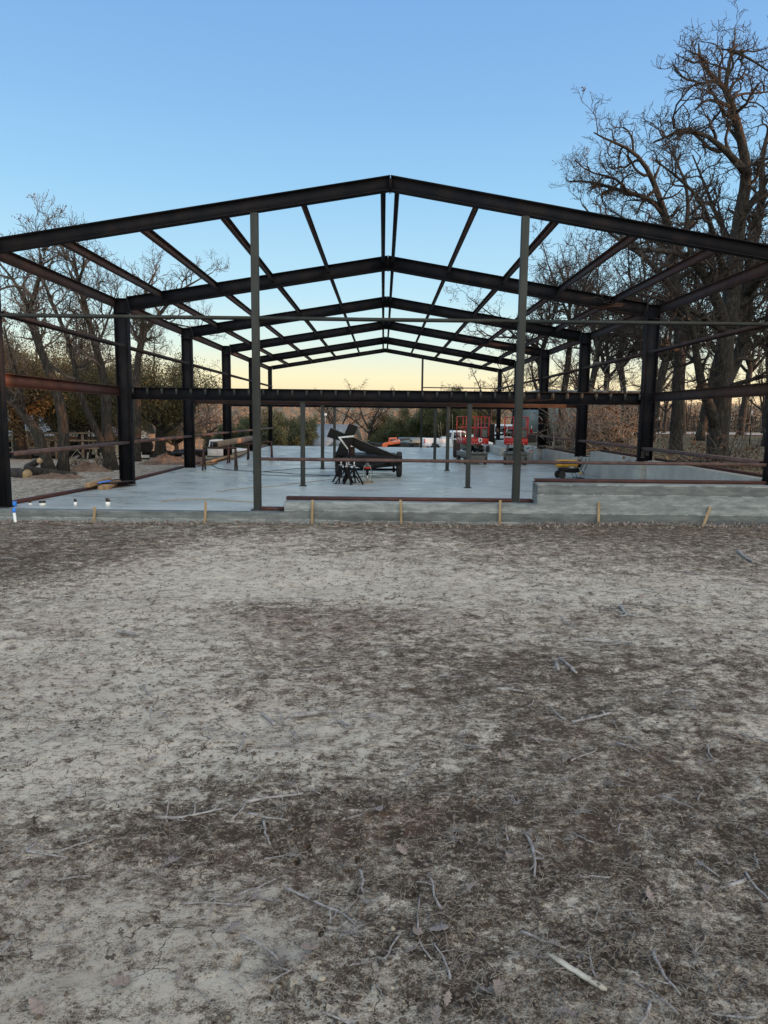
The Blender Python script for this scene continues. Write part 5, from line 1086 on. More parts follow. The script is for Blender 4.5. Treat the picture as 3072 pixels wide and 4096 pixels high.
m = MB(); m.bar((p0.x, 9.0, hz), (p1.x, 15.4, hz), .16, .16); m.bar((p0.x+.002, 8.998, hz), (p0.x+.003, 9.0, hz), .13, .13) if False else None
o = m.build('steel_tube', M['oldwood']); MB().box((p0.x, 9.0-.008, hz), (.135, .012, .135)).build('end_shade', M['paint_black'], o); tag(o, 'long mottled square beam resting on the sawhorses', 'beam')  # black plate on the tube end stands for the shade inside it
# lumber on the slab edge, left
rngL = random.Random(4)
for k, (pxa, Ya, pxb, Yb_, lab, mm) in enumerate(((795, 10.9, 985, 19.5, 'long grey plank lying along the left slab edge', 'oldwood'), (812, 11.3, 992, 19.0, 'long reddish plank beside the slab edge pile', 'wood'), (800, 11.0, 862, 12.2, 'short bright board in front of the plank pile', 'wood'), (925, 14.5, 975, 17.5, 'short board further along the slab edge', 'wood'))):
    a = at(pxa, 1860, Ya); b_ = at(pxb, 1810, Yb_); m = MB(); z = slabz(12)+.03+.045*(k % 2); m.bar((a.x, Ya, z), (b_.x, Yb_, z+.02*(k % 2)), .14, .045); tag(m.build('plank', M[mm]), lab, 'plank', 'planks along the left slab edge')
# timber stack and blocks by the second left column
for k, (pa, pb, z, lab) in enumerate((((350, 1958), (438, 1930), .12, 'long timber on top of the small stack beside the left column'), ((348, 1988), (430, 1958), .045, 'front left timber of the small stack'), ((402, 1985), (462, 1955), .045, 'short timber in the middle of the small stack'), ((425, 1982), (476, 1958), .045, 'rightmost short timber of the small stack'))):
    Y0, Y1 = 3.0+.1*k, 4.4+.05*k; a = at(*pa, Y0); b_ = at(*pb, Y1); m = MB(); zz = slabz(3.5)+z; m.bar((a.x, Y0, zz), (b_.x, Y1, zz), .10, .088); tag(m.build('timber', M['wood'], bevel=.006), lab, 'timber', 'timbers stacked by the left column')
m = MB(); a = at(400, 1958, 3.5); m.tube([(a.x, 3.4, slabz(3)+.12), (a.x+.12, 3.55, slabz(3)+.14), (a.x+.20, 3.6, slabz(3)+.15)], .016, 10); tag(m.build('caulk_tube', M['blue']), 'blue tool lying on the timber stack', 'hand tool')
for k, (px, lab) in enumerate(((449, 'small dark steel block left of the column foot'), (466, 'larger dark steel block at the column foot'))): a = at(px, 1925, 4.6); m = MB(); m.box((a.x, 4.55+.1*k, .20), (.09+.06*k, .10, .07)); tag(m.build('steel_block', M['steel']), lab, 'steel block', 'steel blocks at the column foot')
# rusty plate beam lying at column foot
m = MB(); channel(m, (-6.02, 3.6, .20), (-5.80, 4.6, .17), .10, .20, (1, 0, 0)); tag(m.build('steel_offcut', M['steel_brown']), 'short brown channel offcut lying beside the second left column', 'steel offcut')
# pipe stubs through the slab, cap and survey stakes
for (px, py0, py1, w_, lab) in ((122, 2020, 2007, .05, 'short white pipe stub with torn black tape, leftmost on the slab'), (170, 2022, 2006, .10, 'widest low pipe stub with black top beside the rust channel'), (302, 2023, 1998, .05, 'slim white pipe stub with a black cap'), (432, 2024, 1996, .075, 'tallest thick white pipe stub, right of the slim one')):
    q_ = atz(px, py0, .22); Y = atz(px, py0, slabz(q_.y)).y; a = at(px, py0, Y); b_ = at(px, py1, Y); z0 = slabz(Y); hh = b_.z-z0+.01; t = thing('pipe_stub', lab, 'pipe', (a.x, Y, z0), 0, 'plumbing pipe stubs'); m = MB(); m.lathe([(w_*.5, 0), (w_*.5, hh*.6)], (0, 0, 0), 'z', 16); m.build('pipe', M['white_plastic'], t); m = MB(); m.lathe([(w_*.52, hh*.58), (w_*.52, hh), (w_*.40, hh), (w_*.40, hh*.8)], (0, 0, 0), 'z', 16); m.build('tape', M['tape'], t)
a = at(52, 2018, -.2); m = MB(); m.lathe([(.05, 0), (.055, .02), (.055, .075), (.03, .08)], (0, 0, 0)); tag(m.build('blue_cap', M['blue'], loc=(a.x, -.2, slabz(-.2))), 'bright blue cap on the slab corner at far left', 'pipe cap')
st = thing('survey_stake', 'white stake with a bright blue painted top in front of the wall', 'stake', (at(62, 2110, -.85).x, -.85, 0)); p_ = at(55, 2032, -.8)
t0 = at(56, 2032, -.8); b0 = at(66, 2112, -.88); lx, ly, lz = st.location
m = MB(); m.bar((b0.x-lx, b0.y-ly, -.06), (t0.x-lx+.008, t0.y-ly-.02, t0.z-.07), .04, .014, (0, 1, 0)); m.build('shaft', M['white_plastic'], st); m = MB(); m.bar((t0.x-lx+.0085, t0.y-ly-.02, t0.z-.07), (t0.x-lx, t0.y-ly, t0.z), .042, .016, (0, 1, 0)); m.build('painted_top', M['blue'], st)
labs = ['wooden stake leaning slightly right against the low wall, left of the steel post', 'worn wooden stake left of the left front post', 'wooden stake just right of the first step up in the wall', 'pale wooden stake at the middle of the wall under the trailer', 'wooden stake in front of the wall left of the right front post', 'wooden stake standing before the tall wall section']
for lab, (px0, py0, px1, py1) in zip(labs, ((372, 2098, 379, 2027), (817, 2107, 823, 2007), (1247, 2104, 1250, 1999), (1606, 2106, 1602, 1999), (1998, 2107, 2001, 2001), (2393, 2107, 2396, 2008))):
    b0 = at(px0, py0, FRONT-.26); t0 = at(px1, py1, FRONT-.225); m = MB(); m.bar((b0.x, b0.y, b0.z-.08), (t0.x, t0.y, t0.z), .038, .020, (0, 1, 0)); tag(m.build('wooden_stake', M['stake_wood'], bevel=.003), lab, 'stake', 'wooden form stakes along the wall')
b0 = at(2806, 2106, FRONT-.40); t0 = at(2841, 2028, FRONT-.225); m = MB(); m.bar((b0.x, b0.y, b0.z-.08), (t0.x, t0.y, t0.z), .038, .020, (0, 1, 0)); tag(m.build('wooden_stake', M['stake_wood'], bevel=.003), 'reddish stake tilted well to the right against the tall wall', 'stake', 'wooden form stakes along the wall')

# bucket, bag, dark uprights, curb blocks
v = at(2118, 1838, 15.3); bk = thing('bucket', 'white plastic bucket with a red lid edge against the side wall', 'bucket', (v.x, 15.3, slabz(15)))
m = MB(); m.lathe([(.125, 0), (.148, .36), (.155, .37), (.155, .385)], (0, 0, 0), 'z', 24); m.build('pail', M['bucket'], bk); m = MB(); m.tube([(.150*math.cos(a), .150*math.sin(a)-.01, .33-.16*math.sin(a)*0+(-.12 if False else 0)) for a in np.linspace(math.pi, 2*math.pi, 12)], .004, 5); m.build('bail', M['rim'], bk); m = MB(); m.box((.03, -.02, .40), (.11, .07, .04), .3); m.build('lid_rag', M['lamp_red'], bk)
v = at(1957, 1800, 22.5); m = MB(); m.prism([(-.16, 0), (.16, 0), (.18, .22), (.12, .30), (-.13, .29), (-.18, .2)], 'y', -.12, .12); m.tube([(-.08, 0, .28), (-.05, 0, .37), (.05, 0, .37), (.08, 0, .28)], .014, 6); tag(m.build('tool_bag', M['canvas'], bevel=.02, loc=(v.x, 22.5, slabz(22))), 'black tool bag on the slab behind the nearer lift', 'bag')
for k, (px, py0, py1, w_, lab) in enumerate(((1817, 1816, 1758, .10, 'slim dark steel upright left of the nearer lift'), (1828, 1824, 1760, .22, 'wide dark steel upright just left of the nearer lift'))):
    Y = 18.3-.8*k; a = at(px, 1820, Y); tz_ = at(px, py1, Y).z; m = MB(); ibeam(m, (a.x, Y, slabz(Y)), (a.x, Y, tz_), .14, w_, up=(0, 1, 0)); tag(m.build('steel_upright', M['steel_brown']), lab, 'steel post', 'short dark steel uprights')
v0 = at(1982, 1790, 24); v1 = at(2045, 1806, 19.5); m = MB(); m.prism([(4.95, slabz(20)), (5.2, slabz(20)), (5.2, .44), (4.95, .44)], 'y', 19.3, 24.3); tag(m.build('concrete_curb', M['conc'], bevel=.01), 'long low concrete curb beside the wall behind the right front post', 'curb')
m = MB(); m.tube([(4.55, 24.6, .13), (4.8, 24.5, .34), (5.1, 24.5, .42), (5.4, 24.4, .40)], [.08, .16, .18, .10], 10); tag(m.build('plastic_sheet', M['white_plastic'], smooth=True), 'crumpled white plastic sheet at the far end of the curb', 'plastic sheet')
# cables on the slab
def cable(pts, r, mm, label):
    P = []
    for px, py in pts:
        q = atz(px, py, .12)
        q.z = slabz(q.y)+r; P.append(q)
    P = resamp([tuple(p) for p in P], .15, .012, np.random.default_rng(len(pts))); P[:, 2] = [slabz(y)+r for y in P[:, 1]]
    m = MB(); m.tube(P, r, 6); tag(m.build('cable', M[mm], smooth=True), label, 'cable')
cable([(833, 1850), (850, 1862), (880, 1874), (940, 1881), (1020, 1885), (1100, 1888), (1200, 1896), (1290, 1900), (1345, 1900)], .009, 'cable', 'black cable running from the sawhorses to the trailer wheel')
cable([(1010, 1890), (1050, 1886), (1090, 1882), (1180, 1874), (1260, 1872), (1340, 1873)], .008, 'cable', 'black cable branch curving behind the interior post')
cable([(1012, 1892), (1060, 1899), (1150, 1902), (1250, 1903), (1320, 1903)], .008, 'cable', 'lower black cable parallel to the main one')
cable([(868, 1970), (890, 1976), (905, 1972), (880, 1967), (930, 1962), (990, 1953), (1100, 1943), (1200, 1930), (1330, 1915)], .006, 'cord', 'thin pale cord looping on the near slab')
cable([(645, 2030), (670, 2019), (720, 2016), (800, 2014), (880, 2016), (940, 2024), (1015, 2028)], .007, 'cord', 'yellow cord along the front edge of the slab')

# logs, branches, dirt and scrap on the left
def log(label, c, d, L, r, mm='bark'):
    t = thing('log', label, 'log', c, 0, 'cut logs at the left'); d = Vector(d).normalized(); P = [d*(L*(k/6)-L/2) for k in range(7)]; rr = [r*(1+.06*math.sin(k*2.1)) for k in range(7)]
    m = MB(); m.tube(P, rr, 16, cap=False); m.build('bark', M[mm], t, smooth=True); m = MB(); m.cyl(P[0]-d*.002, P[0]+d*.004, r*.92, 18); m.cyl(P[-1]+d*.002, P[-1]-d*.004, r*.92, 18); m.build('cut_face', M['cutwood'], t); return t
a = at(92, 1917, 6.6); log('thick log with a large pale cut face, nearest on the ground at far left', (a.x-.35, 6.9, .14), (1, -.55, 0), 1.0, .155)
a = at(143, 1890, 7.2); log('upper log with a small round cut face', (a.x-.2, 7.5, .36), (.7, -.6, .25), .8, .085)
a = at(160, 1915, 7.0); log('dark log behind the cut faces sloping to the right', (a.x+.1, 7.4, .12), (1, .2, -.15), 1.3, .12)
a = at(60, 1925, 6.9); log('small grey log at the left end of the pile', (a.x, 7.0, .06), (1, -.1, 0), .5, .06)
def mound(label, c, r, h, seed, mm='dirt'):
    n, k = 56, 26; rg = np.random.RandomState(seed); P = []
    for i in range(k+1):
        for j in range(n):
            a = 2*math.pi*j/n; f = i/k; rr = f*(1+.18*math.sin(3*a+seed)+.12*math.sin(5*a)); x, y = r[0]*rr*math.cos(a), r[1]*rr*math.sin(a); P.append((x, y, h*(math.cos(f*math.pi)*.5+.5)*(1+.35*float(fbm(np.array(x*2.2+seed*7), np.array(y*2.2), 3)))+.05*rg.rand()*(1-f)-.12*f+(.42*h*float(fbm(np.array(x*5.+seed), np.array(y*5.), 3)))+.05*h*rg.randn()))
    F = [(i*n+j, i*n+(j+1) % n, (i+1)*n+(j+1) % n, (i+1)*n+j) for i in range(k) for j in range(n)]; m = MB(); m.add(P, F); o = m.build('dirt_mound', M[mm], smooth=True, loc=c); tag(o, label, 'dirt mound', 'piles of excavated dirt')
def gz(x, y): return float(terrain(x, y))
a = at(660, 1880, 12.5); mound('reddish dirt mound behind the second and third left columns', (a.x-.1, 13, gz(a.x, 13)-.02), (1.4, 1.0), .30, 2)
a = at(360, 1895, 9.0); mound('low brown dirt mound with scrap wood in front of the forked tree', (a.x, 9.0, -.02), (1.1, .6), .34, 3)
a = at(800, 1850, 14.5); mound('dark dirt heap beside the flatbed truck wheel', (a.x-.5, 15, gz(a.x-.5, 15)), (1.0, .8), .30, 5)
a = at(150, 1930, 6.0); mound('long low dirt ridge behind the first left column', (a.x+.2, 6.6, -.05), (2.0, .5), .2, 7)
a = at(330, 1875, 10.6); sc = thing('scrap_pile', 'heap of pale broken boards between the leaning tree and the forked tree', 'wood pile', (a.x, 10.8, .05)); rs_ = np.random.default_rng(6)
for k in range(34):
    p = np.array([rs_.uniform(-.75, .85), rs_.uniform(-.4, .4), rs_.uniform(.0, .30)]); d = np.array([rs_.normal()*.6, rs_.normal()*.5, abs(rs_.normal())*.55+.05]); d /= np.linalg.norm(d); L = rs_.uniform(.35, .85); MB().bar(p-d*L/2*.6, p+d*L*.6, rs_.uniform(.04, .10), .02).build('broken_board', M['oldwood'], sc)
# rail fence on the left and ladder stand
a = at(60, 1860, 17.5); fn = thing('rail_fence', 'weathered two rail fence crossing behind the left trees', 'fence', (0, 0, 0)); y_ = 20
x0, x1 = at(-200, 1840, y_).x, at(440, 1840, y_).x; za = gz((x0+x1)/2, y_)
xs_ = np.linspace(x0, x1, 7)
for x in xs_: MB().box((x, y_, za+.55), (.09, .09, 1.25)).build('post', M['oldwood'], fn)
for zz in (.45, .78, 1.10): MB().bar((x0, y_-.06, za+zz), (x1, y_-.06, za+zz+.04), .035, .07).build('rail', M['oldwood'], fn)
ls = thing('drilling_frame', 'black steel tower frame on a skid beyond the left fence', 'steel frame', (at(355, 1860, 22).x, 22.5, gz(-9, 22.5)))
for x in (-.35, -.1, .25, .5): MB().bar((x*.8, 0, 0), (x*.5, .05, 2.15), .05, .05).build('strut', M['paint_black'], ls)
MB().bar((-.6, 0, .12), (.9, .1, .25), .12, .14).build('skid', M['paint_black'], ls)
for z in np.linspace(.3, 1.9, 7): MB().bar((-.27+.02*z, 0, z), (-.07, 0, z), .03, .02).build('rung', M['paint_black'], ls)
# low utility trailer with spare wheel beyond the dirt mound
a = at(590, 1855, 26); ut = thing('utility_trailer', 'low dark utility trailer with an upright spare wheel beyond the dirt mound', 'trailer', (a.x+.2, 27, gz(a.x, 27)))
MB().box((.45, 0, .42), (2.0, 1.6, .12)).build('deck', M['paint_black'], ut); wheel(ut, -.30, -.9, .85, .40, .20, 'y', rimr=.55, rim='gray_metal', name='spare_wheel', side=-1)
for x in (.15, .85): wheel(ut, x, -.75, .30, .30, .18, 'y', side=-1); wheel(ut, x, .75, .30, .30, .18, 'y', side=1)
MB().bar((1.45, 0, .42), (2.1, 0, .45), .08, .10).build('drawbar', M['paint_black'], ut); MB().box((1.75, 0, .62), (.25, .35, .3)).build('winch_box', M['gray_metal'], ut, bevel=.03)
# brush pile behind the right wall
def brush(label, c, r, n, seed, lit=False):
    rg = np.random.default_rng(seed); t = thing('brush_pile', label, 'brush pile', c); m = MB(); lm = MB()
    for i in range(n):
        p = rg.normal(size=3)*np.array(r)*.55; p[2] = abs(p[2])*.9; d = rg.normal(size=3); d[2] = abs(d[2])*.7+.1; d /= np.linalg.norm(d); L = rg.uniform(.5, 1.5); P = limb_path(p, d, L, 5, .35, .0, rg); m.tube(P, np.linspace(rg.uniform(.008, .022), .004, 6), 3, cap=False)
        if rg.random() < .35: cards(lm, P[-1], (.2, .2, .15), 9, .045, rg, shell=.1)
    m.build('branches', M['straw'] if lit else M['bark_pale'], t)
    lm.build('leaves', M['deadleaf'], t)
v = at(2440, 1800, 13.5); brush('tangled pile of cut branches with dead leaves behind the side wall', (v.x-.1, 14.5, .5), (1.5, 1.1, 1.6), 620, 5, True)
v = at(2380, 1800, 17.5); brush('taller heap of leafy cut branches in front of the dark shed bay', (v.x, 18.5, .5), (1.1, 1.0, 2.3), 420, 6, True)
v = at(2990, 1900, 4.0); brush('low scatter of broken branches beside the foot of the tallest oak', (v.x+.2, 5.4, .5), (1.3, .7, .22), 130, 7)
v = at(2475, 1765, 13.2); log('short sawn log lying on the brush pile', (v.x+.3, 13.9, v.z), (1, .35, 0), .8, .07)
m = MB(); v = at(2440, 1815, 12.5)
# steel fence posts with white tips and wire
tf = None
for (px, pyt, pyb, lab) in ((2631, 1669, 1779, 'dark steel fence post with a white tip, right of the second right column'), (2997, 1643, 1790, 'tallest dark fence post with a white tip, near the right edge'), (2544, 1674, 1745, 'dark fence post with a white tip left of the second right column')):
    zg = .50; d = (CZ-zg); q = atz(px, pyb, zg); Y = q.y; top = at(px, pyt, Y).z; t = thing('fence_post', lab, 'fence post', (q.x, Y, zg), 0, 'white tipped steel fence posts'); H_ = top-zg
    MB().box((0, 0, H_*.44), (.035, .035, H_*.88)).build('shaft', M['paint_black'], t); MB().box((0, 0, H_*.94), (.038, .038, H_*.12)).build('tip', M['white_plastic'], t)
q0 = atz(2544, 1745, .5); q1 = atz(2631, 1779, .5); q2 = atz(2997, 1790, .5); m = MB()
E3_ = (q2-q1).normalized(); ends = [(q1, q2+E3_*4)]
for (a, b_) in ends:
    for zz in np.linspace(.05, 1.1, 8): m.bar((a.x, a.y, .5+zz), (b_.x, b_.y, .5+zz), .004, .004)
    n_ = int((b_-a).length/.15)
    for i in range(n_): p = a.lerp(b_, i/n_); m.bar((p.x, p.y, .5), (p.x, p.y, 1.62), .004, .004)
tag(m.build('wire_fence', M['gray_metal']), 'thin wire mesh strung between the white tipped posts', 'fence')
v = at(2676, 1865, 5.5); m = MB(); m.bar((v.x, 5.5, .45), (v.x-.04, 5.55, .85), .045, .02, (0, 1, 0)); tag(m.build('wooden_stake', M['stake_wood']), 'short wooden stake behind the side wall left of the tallest oak', 'stake')

# ================================================================== FOREGROUND LITTER
M['palewood'] = mat('pale split lath', (.34, .31, .26), (.52, .50, .45), 12, .85, 0, .3, 60)
def gh(x, y):
    return float(terrain(x, y))+float((.050*fbm(np.array(x*1.7), np.array(y*2.2), 3)))
def ripple(P, rng, amp):
    P = np.array(P); P[1:-1] += rng.normal(size=(len(P)-2, 3))*amp; return P
def stick(name, label, pts, r0, r1, group=None, twigs=0, seed=1, z=None, mm='twig', cat='stick'):
    rng = np.random.default_rng(seed); P = []
    for px, py in pts: q = atz(px, py, 0); P.append((q.x, q.y, 0))
    L = sum((Vector(a)-Vector(b)).length for a, b in zip(P[:-1], P[1:]))
    r0 *= .75; r1 *= .75; P = resamp(P, max(.02, L/16), L*.006, rng); zz = np.array([gh(p[0], p[1]) for p in P]); base = max(zz)*.5+np.mean(zz)*.5
    P[:, 2] = np.maximum(zz, base-.01)+r0*.7+.006
    m = MB(); rr = np.linspace(r0, r1, len(P))*(1+.15*rng.normal(size=len(P))); m.tube(P, np.abs(rr), 7)
    for k in range(twigs):
        i = rng.integers(2, len(P)-1); d = P[i]-P[i-1]; d /= np.linalg.norm(d); s_ = np.array([-d[1], d[0], .25])*rng.choice([-1, 1]); q = limb_path(P[i], d*.6+s_, L*rng.uniform(.12, .3), 5, .3, -.05, rng); q[:, 2] = np.maximum(q[:, 2], P[i][2]-.01); m.tube(q, np.linspace(r1*1.2, r1*.4, 6), 5)
    o = m.build(name, M[mm], smooth=True); tag(o, label, cat, group); return o
s2 = lambda L, ox, oy, k: [(ox+x/k, oy+y/k) for x, y in L]
KA = 1659/1536
stick('stick', 'forked curved grey stick right of centre in the near foreground', s2([(603, 415), (630, 455), (645, 500), (652, 560), (648, 610)], 1536, 3000, KA), .009, .006, twigs=3, seed=2)
stick('stick', 'long bent grey stick near the lower middle', s2([(152, 680), (143, 760), (146, 860), (170, 910), (205, 948)], 1536, 3000, KA), .005, .004, twigs=0, seed=3)
stick('stick', 'long diagonal stick ending in small forks, left of the lower middle', s2([(1235, 605), (1330, 650), (1400, 690), (1480, 715), (1530, 775)], 0, 3000, KA), .008, .005, twigs=4, seed=4)
stick('stick', 'nearly straight thin stick on the left, level across the ground', s2([(790, 675), (900, 668), (1000, 678), (1090, 680)], 0, 3000, KA), .005, .004, twigs=2, seed=5)
stick('stick', 'pale stick with twiggy end in the dark soil left of centre', s2([(668, 300), (760, 303), (850, 288), (965, 272)], 0, 3000, KA), .011, .004, twigs=6, seed=6)
stick('stick', 'branching stick further right in the dark soil band', s2([(1065, 250), (1150, 232), (1230, 222), (1310, 212)], 0, 3000, KA), .010, .004, twigs=6, seed=7)
stick('stick', 'short thin stick curving below the twiggy grass clump', s2([(525, 378), (526, 420), (538, 455)], 1536, 3000, KA), .005, .003, seed=8)
stick('stick', 'small pale stick lying flat near the right edge', s2([(1450, 662), (1500, 650), (1555, 632)], 1536, 3000, KA), .010, .008, seed=9)
stick('stick', 'short diagonal pale stick near the right edge', s2([(1350, 550), (1395, 580), (1442, 612)], 1536, 3000, KA), .006, .005, twigs=1, seed=10)
stick('stick', 'long horizontal stick with a frayed knot on the right, mid distance', s2([(860, 582), (930, 590), (1020, 598), (1082, 602)], 1536, 2050, KA), .018, .010, twigs=3, seed=11)
stick('stick', 'thick short stick pointing down right, paired with a stub', s2([(760, 672), (795, 700), (830, 728)], 1536, 2050, KA), .016, .012, seed=12)
stick('stick', 'stubby stick left of the thick short one', s2([(738, 678), (745, 700), (752, 716)], 1536, 2050, KA), .014, .013, seed=13)
stick('stick', 'long forked stick lying level, lower right of the mid ground', s2([(815, 942), (880, 928), (940, 915), (985, 902)], 1536, 2050, KA), .012, .008, twigs=3, seed=14)
stick('stick', 'weathered root piece lying level right of centre', s2([(1262, 884), (1340, 880), (1420, 872), (1475, 878)], 0, 2050, KA), .020, .012, seed=15)
stick('stick', 'short pale stick left of the root piece', s2([(1128, 873), (1160, 893), (1188, 918)], 0, 2050, KA), .014, .010, seed=16)
stick('stick', 'curved twig on the pale soil left of centre', s2([(622, 752), (625, 775), (655, 806)], 0, 2050, KA), .010, .006, seed=17)
stick('stick', 'grey stick lying in the reddish dark streak on the left', s2([(510, 518), (550, 526), (600, 536)], 0, 2050, KA), .022, .014, seed=18)
stick('stick', 'dark stick at the left edge on the pale soil', s2([(15, 562), (60, 554), (120, 550)], 0, 2050, KA), .022, .012, seed=19)
stick('stick', 'pale bent stick at the upper right of the yard', s2([(1525, 203), (1545, 222), (1592, 250)], 1536, 2050, KA), .028, .018, seed=20)
stick('stick', 'stick with stub ends on the dark soil at right', s2([(1020, 445), (1045, 475), (1095, 487)], 1536, 2050, KA), .020, .012, twigs=2, seed=21)
stick('stick', 'thin arched stick left of the stick with stub ends', s2([(765, 482), (790, 500), (830, 520)], 1536, 2050, KA), .010, .008, seed=22)
stick('stick', 'crooked stick at the right side of the mid ground', s2([(1240, 815), (1280, 803), (1340, 812)], 1536, 2050, KA), .014, .008, twigs=2, seed=23)
stick('stick', 'thin stick lying level near the middle', s2([(490, 797), (545, 798), (600, 806)], 1536, 2050, KA), .014, .010, twigs=1, seed=24)
# split length of pale lath in the right foreground
a = atz(*s2([(705, 965)], 1536, 3000, KA)[0], 0); b_ = atz(*s2([(958, 1128)], 1536, 3000, KA)[0], 0); m = MB(); d = (b_-a).normalized(); n_ = Vector((-d.y, d.x, 0))
rr = random.Random(3); V = []; N_ = 14
for i in range(N_+1):
    f = i/N_; c = a.lerp(b_, f); w_ = .009*(.35+.65*min(1, f*4))*(1 if f < .93 else (1-f)/.07+.05); j = rr.uniform(-.0015, .0015)
    for s_, z in ((-1, .002), (1, .002), (1, .010), (-1, .010)): q = c+n_*(w_*s_+j); V.append((q.x, q.y, gh(a.x, a.y)*.5+gh(b_.x, b_.y)*.5+.008+z))
F = [(4*i+k, 4*i+(k+1) % 4, 4*i+4+(k+1) % 4, 4*i+4+k) for i in range(N_) for k in range(4)]+[(3, 2, 1, 0), (4*N_, 4*N_+1, 4*N_+2, 4*N_+3)]; m.add(V, F)
tag(m.build('wood_lath', M['palewood']), 'pale split length of lath lying diagonally in the right foreground', 'wood lath')

rngF = np.random.default_rng(77)
def spot(dmin, dmax, tmax=.6):
    d = dmin*math.exp(rngF.random()*math.log(dmax/dmin)); return CX+rngF.uniform(-tmax, tmax)*d, -CD+d
# small twigs: one object each
tw = []
for k in range(7):
    rg = np.random.default_rng(200+k); m = MB(); L = .10; P = limb_path(np.zeros(3), np.array([1., 0, .02]), 1.0, 8, .10+.04*k % .2, 0, rg); P[:, 2] = np.abs(P[:, 2])*.25; m.tube(P, np.linspace(.030, .014, 9), 6)
    for j in range(k % 4):
        i = rg.integers(2, 7); q = limb_path(P[i], np.array([.5, rg.choice([-1, 1])*.8, .15]), .35, 4, .3, 0, rg); q[:, 2] = np.abs(q[:, 2])*.4; m.tube(q, np.linspace(.014, .006, 5), 5)
    tw.append(m.mesh('twig', True))
for q in tw: q.materials.append(M['twig'])
for i in range(170):
    x, y = spot(1.75, 9.5); o = bpy.data.objects.new('twig', tw[i % 7]); COL.objects.link(o); L = rngF.uniform(.04, .17)*(1+.09*(y+CD)); o.scale = (L, L*rngF.uniform(.5, 1)*.9+.015, L*.6+.02); o.scale = (L, L, L); 
    o.location = (x, y, gh(x, y)+.012); o.rotation_euler = (rngF.uniform(-.1, .1), rngF.uniform(-.05, .05), rngF.uniform(0, 6.28)); tag(o, 'thin weathered twig scattered on the bare dirt of the yard', 'twig', 'small twigs scattered over the yard')
# fallen oak leaves
def leafmesh(k):
    rg = np.random.default_rng(k); n = 15; out = []
    for i in range(n):
        t = i/(n-1); out.append((t, (.05+.30*math.sin(math.pi*min(1, t*1.05))**.8*(1 if i % 3 != 1 else .45))*(1-.25*t)))
    up = [(t-.5, w_, 0) for t, w_ in out]; dn = [(t-.5, -w_*rg.uniform(.8, 1.1), 0) for t, w_ in out]; mid = [(t-.5, 0, 0) for t, _ in out]
    V = []; 
    for L_ in (up, mid, dn):
        for (x, y, z) in L_: V.append((x, y, .55*y*y*4*(.5+.5*(k % 3))+.25*x*x*(1+(k % 2))+.03*rg.normal()*(L_ is not mid)))
    F = [(i, i+1, n+i+1, n+i) for i in range(n-1)]+[(n+i, n+i+1, 2*n+i+1, 2*n+i) for i in range(n-1)]
    V += [(-.5, -.012, .02), (-.5, .012, .02), (-.8, .012, .10), (-.8, -.012, .10)]; b = 3*n; F.append((b, b+1, b+2, b+3))
    m = MB(); m.add(V, F); me = m.mesh('leaf', True); me.materials.append(M['dryleaf']); return me
lf = [leafmesh(k) for k in range(6)]
def leaf(x, y, s_, label, group=None):
    o = bpy.data.objects.new('leaf', lf[rngF.integers(0, 6)]); COL.objects.link(o); o.scale = (s_, s_, s_); o.location = (x, y, gh(x, y)+.012+.1*s_); o.rotation_euler = (rngF.uniform(-.5, .5), rngF.uniform(-.5, .5), rngF.uniform(0, 6.28)); o.modifiers.new('thick', 'SOLIDIFY').thickness = .012; tag(o, label, 'leaf', group)
heroL = [((1447, 197), 0, .075, 'large curled oak leaf near the centre of the ground'), ((1640, 300), 0, .085, 'broad oak leaf on the dark soil just left of centre'), ((1518, 390), 0, .05, 'small pale leaf below the broad oak leaf'), ((560, 537), 0, .05, 'pale leaf standing on edge at the left'), ((103, 128), 1, .07, 'folded pale oak leaf on the pale soil right of centre'), ((518, 45), 1, .07, 'curled leaf on the dark soil, upper right of centre'), ((1545, 203), 1, .10, 'large round pale leaf near the right edge'), ((75, 470), 1, .08, 'lobed leaf beside the small dark hole'), ((430, 1108), 1, .075, 'dark frosted oak leaf near the bottom'), ((120, 920), 1, .06, 'curled leaf near the bottom middle'), ((325, 432), 1, .045, 'small leaf beside the frosted grass clump')]
for (q, s_, sz, lab) in heroL:
    px, py = (s_*1536+q[0]/KA, 3000+q[1]/KA); v = atz(px, py, 0); leaf(v.x, v.y, sz*.75, lab)
for i in range(120):
    x, y = spot(1.8, 10.2); leaf(x, y, rngF.uniform(.03, .065)*(1+.04*(y+CD)), 'small dry curled oak leaf scattered on the bare dirt of the yard', 'dry oak leaves scattered over the yard')
# stones
v = atz(1390/KA, 3000+1030/KA, 0); m = MB(); m.ell((0, 0, 0), (.015, .010, .007), 14, 9, random.Random(1), .12); tag(m.build('stone', M['pebble'], smooth=True, loc=(v.x, v.y, gh(v.x, v.y)+.018)), 'smooth pale stone at the bottom left of the middle', 'stone')
v = atz(1536+38/KA, 3000+812/KA, 0); m = MB(); m.ell((0, 0, 0), (.008, .007, .007), 10, 8, random.Random(2), .2); tag(m.build('stone', M['pebble'], loc=(v.x, v.y, gh(v.x, v.y)+.018)), 'yellowish stone near the bottom middle', 'stone')
